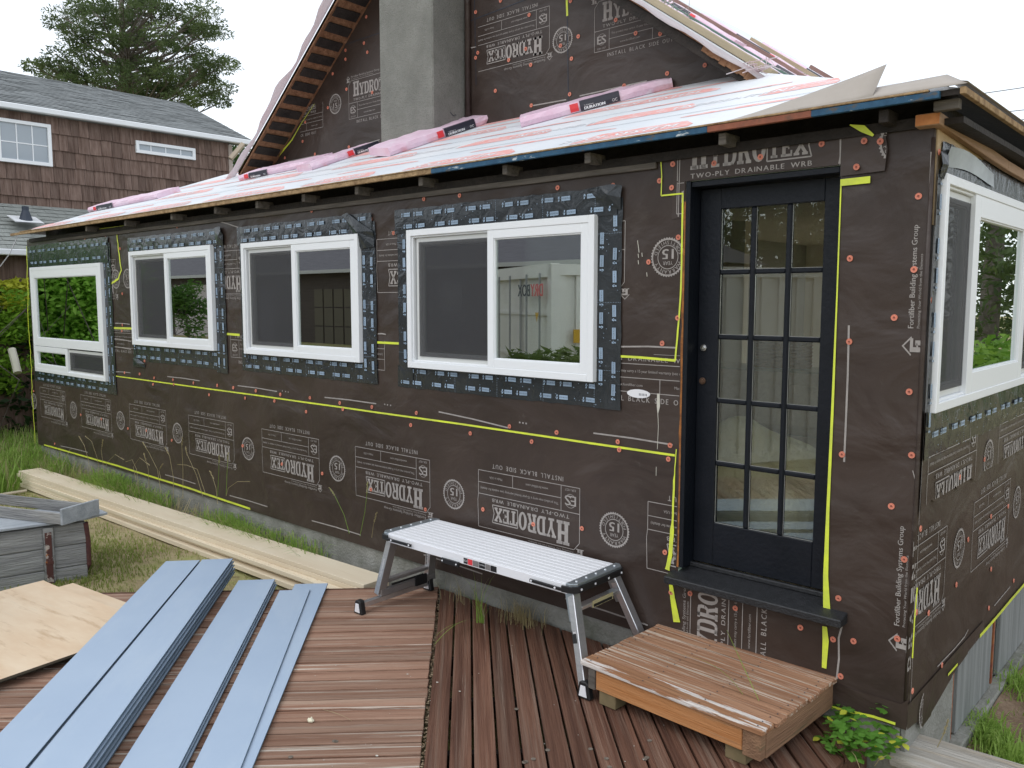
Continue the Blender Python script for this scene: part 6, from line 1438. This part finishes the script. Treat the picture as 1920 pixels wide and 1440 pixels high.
# weeds in front of the foundation and through the deck
def tuft(name, base_px, z, n, h, wd, m, label, seed, spread=.03, lean=.6):
    b = Zp(*base_px, z); r = random.Random(seed); t = MB()
    for k in range(n):
        x, y = b.x + r.gauss(0, spread), b.y + r.gauss(0, spread*.5); an = r.uniform(0, 6.28); hh = h * r.uniform(.5, 1); l = lean * hh * r.uniform(.2, 1)
        t.ribbon([(0,0),(0,1)], .001) if False else None
        pr = None; w_ = wd
        for i in range(5):
            f = i / 4; p = Vector((x + math.cos(an)*l*f*f, y + math.sin(an)*l*f*f, b.z + hh*(f - .25*f*f*f))); s = Vector((-math.sin(an), math.cos(an), 0)) * w_ * (1 - f*.9)
            if pr: t.face([pr[0] - pr[1], pr[0] + pr[1], p + s, p - s])
            pr = (p, s)
    return tag(t.build(name, m), label, 'grass')
tuft('grass_tuft', (672,1050), -.1, 34, .46, .0035, gm1, 'green grass tuft on the foundation, left of the work platform', 1, .05, .35)
tuft('grass_tuft', (640,1052), -.1, 12, .30, .003, gm1, 'small green tuft beside the cream board end', 2, .04, .35)
tuft('grass_tuft', (900,1168), .0, 15, .40, .0025, gm1, 'green weed growing up through the deck joint under the platform', 3, .014, .9)
tuft('grass_tuft', (972,1166), .0, 150, .18, .0024, gm2, 'dense straw coloured weed against the foundation under the platform', 4, .075, .5)
tuft('grass_tuft', (862,1128), .0, 20, .24, .002, gm2, 'thin dry weed behind the platform legs', 5, .1, .8)
def blade(px, z0, z1, wd, m, label):
    a, b, c = Zp(*px[0], z0), Zp(*px[1], z1), Zp(*px[2], z0 + .004); t = MB(); pr = None
    for i in range(13):
        f = i / 12; p = a*(1-f)**2 + (b*2 - (a + c)*.5)*2*f*(1-f)*.5*2*.5 + c*f*f if False else a*(1-f)*(1-f) + b*2*f*(1-f) + c*f*f
        d = (c - a).normalized(); s = Vector((-d.y, d.x, .3)) * wd * (1 - abs(f - .35)*.9)
        if pr: t.face([pr[0]-pr[1], pr[0]+pr[1], p+s, p-s])
        pr = (p, s)
    return tag(t.build('loose_grass', m), label, 'grass blade')
blade([(900,1165),(862,1150),(815,1208)], .02, .10, .005, gm1, 'long flat green blade bending over the deck joint')
blade([(905,1168),(850,1158),(818,1192)], .02, .10, .004, gm1, 'second flat green blade just above the bent one')
blade([(1393,1302),(1330,1205),(1180,1228)], .21, .30, .003, gm1, 'arched green blade lying across the step')
blade([(1423,1314),(1385,1230),(1346,1145)], .21, .40, .0022, gm1, 'straight thin stalk leaning from the step to the wall')
blade([(605,1330),(640,1338),(660,1352)], .004, .02, .0012, gm2, 'dry bent straw lying on the left deck boards') 
# bramble in the lower right
br = thing('bramble', 'low bramble with serrated green leaves at the corner of the house', 'plant', T(-.28, .0, -.05)); t = MB(); rdm = random.Random(12)
def leaflet(mb, c, d, n, L_, W_, m):
    d.normalize(); s = d.cross(n).normalized(); n = s.cross(d); pts = []
    prof = [(0,0),(.15,.45),(.22,.38),(.38,.62),(.45,.52),(.62,.55),(.68,.44),(.82,.30),(.86,.22),(1,0)]
    Lf = [c + d*a*L_ + s*b*W_ + n*(-.12*L_*a*a + .10*W_*b) for a, b in prof]; Rt = [c + d*a*L_ - s*b*W_ + n*(-.12*L_*a*a + .10*W_*b) for a, b in prof]; Md = [c + d*a*L_ - n*.12*L_*a*a for a, b in prof]
    for i in range(len(prof) - 1):
        mb.face([Md[i], Md[i+1], Lf[i+1], Lf[i]], m); mb.face([Md[i], Rt[i], Rt[i+1], Md[i+1]], m)
tips = []
for px, py, z in ((1570,1345,.06),(1600,1365,.10),(1620,1335,.05),(1640,1395,.08),(1600,1410,.05),(1660,1355,.05),(1560,1400,.03),(1585,1380,.12),(1630,1370,.12),(1610,1350,.10),(1652,1332,.10),(1575,1330,.06),(1650,1405,.03),(1592,1340,.07),(1555,1375,.03),(1620,1415,.02),(1645,1380,.05),(1670,1385,.02),(1667,1400,.0),(1575,1365,.05),(1605,1390,.10),(1590,1398,.06)):
    p = Zp(px, py, z); tips.append(p - Vector((-.28, 0, -.05)))
for p in tips:
    for k in range(5):
        a = rdm.uniform(0, 6.28); q = p + Vector((rdm.gauss(0,.024), rdm.gauss(0,.024), rdm.gauss(0,.016)))
        for j, da in enumerate((0, 1.9, -1.9)): leaflet(t, q, Vector((math.cos(a+da), math.sin(a+da), rdm.uniform(-.25,.2))), Vector((rdm.gauss(0,.25), rdm.gauss(0,.25), 1)), rdm.uniform(.026,.046), rdm.uniform(.018,.029), 1 if rdm.random() < .08 else 0)
t.build('leaves', [leaf_mat('bramble leaf', (.07,.20,.03), (.18,.36,.07), (.12,.28,.04)), lfy], br)
t = MB(); r0 = Vector((.05, .02, -.12))
for p in tips: k = r0.lerp(p, .5) + Vector((0, 0, .05)); t.tube([r0, k, p], [.0022, .002, .0012], seg=4)
t.build('stems', mat('reddish stem', (.14, .08, .05), .7), br)
t = MB()
for P in ([(1612,1440),(1604,1418),(1590,1400),(1572,1388)], [(1640,1436),(1650,1422),(1664,1416),(1676,1420)]):
    t.tube([Zp(a, b, .02 + .05*(i == 1)) for i, (a, b) in enumerate(P)], .0018, seg=5)
tag(t.build('dry_stalk', gm2), 'dry straw stalks bending under the bramble leaves', 'stalk')
t = MB(); P = [hit(a, b, (0, .18, 0), (0, 1, 0)) for a, b in ((1742,1445),(1758,1400),(1770,1375),(1778,1352))]; t.tube(P, .0022, seg=5)
for k in range(40): c = P[-1].lerp(P[-2], k/34); an = random.uniform(0, 6.28); o_ = Vector((math.cos(an), math.sin(an), .4)) * .007; t.face([c, c + o_, c + Vector((0,0,.013)), c - o_*.4])
tag(t.build('seeded_grass', gm2), 'single seeded straw standing over the bleached board', 'grass stem')

# ================================================================ WHAT THE GLASS REFLECTS (across the yard, behind the camera)
def mir(p): return Vector((p.x, -p.y, p.z))
# shipping container
c0 = mir(CAM + ray(1045, 495) * 10)         # near vertical corner
cont = thing('shipping_container', 'white corrugated shipping container reflected in the largest front window', 'container', frame((c0.x, c0.y, .20), (-.34, .94, 0), (0, 0, 1)))
# local x along the door end (towards the left in the reflection), y up, z outwards of the door face
e1 = mir(CAM + ray(938, 511) * 12.2) - c0; e1.z = 0; e1.normalize(); e2 = Vector((-e1.y, e1.x, 0)); er = mir(CAM + ray(1097, 498) * 10.8) - c0; e2 = e2 if e2.dot(er) > 0 else -e2
cM = frame((c0.x, c0.y, -.19), e1, (0, 0, 1)); cont.matrix_basis = cM; zs = -1 if (cM.to_3x3() @ Vector((0, 0, 1))).dot(e2) > 0 else 1
cw_ = mat('weathered white container paint', (.76, .74, .70), .6, .3, c2=(.82, .80, .76), nscale=2, extra=blotch((.35, .20, .12), 5, .66, .76))
t = MB(); t.box((0, 0, -.02 * zs - .01), (2.44, 2.59, .0)) ; 
for k in range(4): t.box((.1, .30 + k * .56, .0), (2.34, .34 + k * .56, .02 * zs)) if zs > 0 else t.box((.1, .30 + k*.56, -.02), (2.34, .34 + k*.56, 0))
t.build('door_panel', cw_, cont)
t = MB()
for x in (.35, .85, 1.55, 2.05): t.tube([(x, .05, .07 * zs), (x, 2.50, .07 * zs)], .014, seg=8)
t.box((1.19, .05, .02 * zs if zs > 0 else -.04), (1.23, 2.55, .04 if zs > 0 else -.02)); t.build('locking_bar', mat('grey bars', (.42, .43, .43), .5), cont)
t = MB(); d_ = -zs; L_ = 6
for k in range(22):
    z0_, z1_ = d_ * k * .27, d_ * (k * .27 + .135); t.box((-.01, .12, min(z0_, z1_)), (.03, 2.47, max(z0_, z1_)))
t.box((.03, .1, min(0, d_*L_)), (.06, 2.5, max(0, d_*L_))); t.box((-.03, 2.47, min(0, d_*L_)), (2.46, 2.6, max(0, d_*L_))); t.box((-.03, 0, min(0, d_*L_)), (.05, .13, max(0, d_*L_)))
t.build('side_panel', cw_, cont)
t = MB(); t.box((-.04, 0, -.05), (.10, 2.6, .06)); t.box((2.36, 0, -.05), (2.46, 2.6, .06)); t.box((0, 2.45, -.05), (2.44, 2.61, .06)); t.build('corner_post', cw_, cont)
zf = .12 * zs; mirr = Matrix.Identity(4) if zs > 0 else Matrix.Diagonal((-1, 1, 1, 1))
t = MB(); fit_text(t, 'DRY', .10, .54, 2.22, 2.38, rot=T(0, 0, zf) @ (mirr if zs > 0 else T(1.6, 0, 0) @ mirr), bold=.012); t.build('printed_letters', M_['redlogo'], cont)
t = MB(); fit_text(t, 'BOX', .58, 1.04, 2.22, 2.38, rot=T(0, 0, zf) @ (mirr if zs > 0 else T(1.6, 0, 0) @ mirr), bold=.012); t.build('printed_letters', M_['ink'], cont)
t = MB(); t.face([(.24, 2.02, zf), (.38, 2.02, zf), (.31, 1.90, zf)]); yl = mat('amber sign', (.65, .38, .03), .5); t.build('warning_sign', yl, cont)
t = MB(); t.box((-.06, 1.66, min(d_*.22, d_*.38)), (-.045, 1.82, max(d_*.22, d_*.38))); t.build('warning_sign', yl, cont)
# dark house across the yard with a grey roof
def vq(px, py, D_): return mir(CAM + ray(px, py) * D_)
ob_ = thing('house_across_yard', 'dark house with grey roof and pale garage door across the yard, seen in reflections', 'house')
dkw = mat('dark brown siding', (.055, .042, .036), .8, c2=(.075, .058, .05), nscale=4, stretch=(.3, .3, 10)); pg = mat('pale mauve garage panels', (.52, .46, .46), .7)
yb = -17.5
xL, xR = -48.0, -12.4
t = MB(); t.box((xL, yb - 6, -.3), (xR, yb, 3.22)); t.build('wall', dkw, ob_)
t = MB(); t.face([(xL - .5, yb + .45, 3.2), (xR + .4, yb + .45, 3.2), (xR - 3.4, yb - 3, 5.3), (xL, yb - 3, 5.3)]); t.face([(xR + .4, yb + .45, 3.2), (xR + .4, yb - 6.5, 3.2), (xR - 3.4, yb - 3, 5.3)]); t.face([(xL - .5, yb + .45, 3.18), (xL - .5, yb, 3.18), (xR + .4, yb, 3.18), (xR + .4, yb + .45, 3.18)]); t.build('roof', mat('mauve grey roof', (.12, .11, .125), .9, c2=(.17, .16, .18), nscale=4, stretch=(.5, .5, 14)), ob_)
t = MB(); t.box((xL - .5, yb + .44, 3.10), (xR + .4, yb + .52, 3.24)); t.build('gutter', mat('grey gutter', (.45, .45, .45), .5), ob_)
def onb(px, py): p = hit(px, py, (0, -yb, 0), (0, 1, 0)); return p.x, p.z
a = onb(328, 510); b = onb(398, 640)
t = MB(); t.box((a[0], .0, -.2), (b[0], .0, 0)); 
G0, G1_ = min(a[0], b[0]), max(a[0], b[0]); t = MB()
for k in range(4):
    t.box((G0, yb + .01, -.1 + k * .72), (G1_, yb + .05, .60 + k * .72))
t.build('garage_door', pg, ob_)
a = onb(590, 520); b = onb(668, 640); t = MB()
for i in range(4):
    for k in range(3): x0_ = a[0] + (b[0]-a[0])*i/4; t.box((x0_ + .05, yb + .01, .1 + k*.8), (x0_ + (b[0]-a[0])/4 - .05, yb + .04, .85 + k*.8))
t.build('garage_door', mat('olive brown panels', (.10, .085, .06), .7), ob_)
a = onb(826, 528); b = onb(868, 583); t = MB(); t.box((a[0], yb + .0, b[1]), (b[0], yb + .05, a[1])); t.build('window', mat('pale curtained window', (.28, .27, .29), .5), ob_)
t = MB(); t.box(((a[0]+b[0])/2 - .03, yb + .05, b[1]), ((a[0]+b[0])/2 + .03, yb + .07, a[1])); t.build('glazing_bar', M_['vinyl'], ob_)
a = onb(487, 545); b = onb(517, 645); t = MB(); t.box((a[0], yb, -.2), (b[0], yb + .04, a[1])); t.build('door', mat('mauve curtained door', (.22, .20, .25), .6), ob_)
# round garden tree reflected in the second window, hedge in the farthest one
p = vq(345, 570, 15); cl = [(p.x + rd.gauss(0,.24), p.y + rd.gauss(0,.24), p.z + rd.gauss(0,.20), .20, .20, .16) for _ in range(26)]
tree('round crowned garden tree across the yard, reflected beside the pale garage', (p.x, p.y, .1), (p.x, p.y, p.z + .4), cl, leaf_mat('garden tree', (.06,.14,.025), (.15,.27,.06)), 41, trunk_r=.05, leaf=.05, n_per=90, name='garden_tree', needle=False)
cl = []
for _ in range(260): q_ = vq(rd.uniform(-20, 225), rd.uniform(470, 700), rd.uniform(12.6, 13.8)); cl.append((q_.x, q_.y, max(.2, q_.z), .55, .55, .42))
hb = vq(120, 600, 13.2); hedge = thing('tall_hedge', 'tall bright green hedge reflected in the farthest front window', 'hedge', T(hb.x, hb.y, .1))
cc = [[c[0]-hb.x, c[1]-hb.y, c[2]-.1, c[3], c[4], c[5]] for c in cl]; leaves('leaves', cc, 150, .5, .06, leaf_mat('hedge', (.20,.42,.05), (.50,.75,.16), (.34,.60,.09)), hedge, aspect=.5, seed=51)
t = MB()
for k in range(9): t.tube([(rd.uniform(-2.5,2.5), rd.uniform(-1,1), -.2), (rd.uniform(-2.5,2.5), rd.uniform(-1,1), 2.2)], [.012, .006], seg=5)
t.build('stems', bark, hedge)
# scrub in front of the container
cl = [];
for _ in range(60): q_ = vq(rd.uniform(935, 1110), rd.uniform(665, 730), rd.uniform(9.2, 9.8)); cl.append((q_.x, q_.y, max(.1, q_.z), .13, .13, .10))
sb_ = vq(1020, 690, 9.5); scr = thing('scrub', 'green scrub reflected in front of the container', 'shrub', T(sb_.x, sb_.y, .3)); leaves('leaves', [[c[0]-sb_.x, c[1]-sb_.y, c[2]-.3, c[3], c[4], c[5]] for c in cl], 50, .3, .08, leaf_mat('scrub leaf', (.08,.13,.03), (.22,.27,.09)), scr, aspect=.25, seed=52)
# tall dark conifers beyond, reflected in the glass of the door and behind the container
for i, (px, py, D_, hgt, wdt, lab) in enumerate(((1045, 470, 40, 17, 3.6, 'tall dark conifer behind the container, seen only in reflection'), (1190, 470, 36, 15, 3.4, 'dense conifer reflected beside the door'), (1360, 470, 34, 12.5, 3.2, 'conifer reflected in the top left door pane'), (1440, 470, 31, 8.6, 2.6, 'conifer reflected in the top middle door pane'), (1500, 470, 31, 9.6, 2.0, 'pointed conifer reflected in the top right door pane'), (1570, 470, 31, 8.0, 2.0, 'small conifer reflected at the right edge of the door'), (930, 470, 44, 17, 4, 'broad conifer beyond the dark house'), (1650, 470, 30, 9.5, 2.4, 'conifer standing right of the others across the yard'))):
    b0 = vq(px, py, D_); cl = []
    for k in range(26):
        f = (k + .5) / 26; zz_ = .8 + hgt * f; rr = wdt * (1 - f) ** .8 + .25
        for j in range(max(2, int(7 * (1 - f)) + 1)): an = rd.uniform(0, 6.28); q_ = rr * rd.uniform(.2, 1); cl.append((b0.x + q_*math.cos(an), b0.y + q_*math.sin(an), zz_ + rd.uniform(-.2,.2), .75, .75, .40))
    tree(lab, (b0.x, b0.y, 0), (b0.x, b0.y, hgt + .8), cl, pine_m, 60 + i, trunk_r=.3, leaf=.16, n_per=42, limb=False, group='conifers across the yard')
# pale shed wall reflected low in the door
t = MB(); pA = vq(1340, 600, 14)
# trees and shrubs facing the side wall (reflected in the side window)
def mx_(p): return Vector((-p.x, p.y, p.z))
for i, (px, D_, hgt, wdt, lab) in enumerate(((1850, 24, 11, 3.0, 'dark conifer facing the side window'), (1950, 26, 10, 3.2, 'second dark conifer facing the side window'), (2120, 28, 12, 3.5, 'third conifer facing the side window, farther right'))):
    p_ = mx_(CAM + ray(px, 560) * D_); cl = []
    for k in range(22):
        f = (k + .5) / 22; rr = wdt * (1 - f) ** .7 + .3
        for j in range(max(2, int(8 * (1 - f)) + 1)): an = rd.uniform(0, 6.28); q_ = rr * rd.uniform(.2, 1); cl.append((p_.x + q_*math.cos(an), p_.y + q_*math.sin(an), .8 + hgt*f, .8, .8, .42))
    tree(lab, (p_.x, p_.y, 0), (p_.x, p_.y, hgt + .8), cl, pine_m, 80 + i, trunk_r=.3, leaf=.16, n_per=45, limb=False, group='conifers facing the side wall')
cl = []
for _ in range(80): p_ = mx_(CAM + ray(rd.uniform(1800, 2150), rd.uniform(650, 740)) * rd.uniform(12, 15)); cl.append((p_.x, p_.y, max(.2, p_.z), .5, .5, .35))
p0 = mx_(CAM + ray(1900, 700) * 13.5); s2_ = thing('bright_shrubs', 'bright green shrubs facing the side window', 'shrub', T(p0.x, p0.y, 0)); leaves('leaves', [[c[0]-p0.x, c[1]-p0.y, c[2], c[3], c[4], c[5]] for c in cl], 55, .4, .09, leaf_mat('bright shrub', (.08,.2,.02), (.24,.38,.06)), s2_, aspect=.5, seed=71)
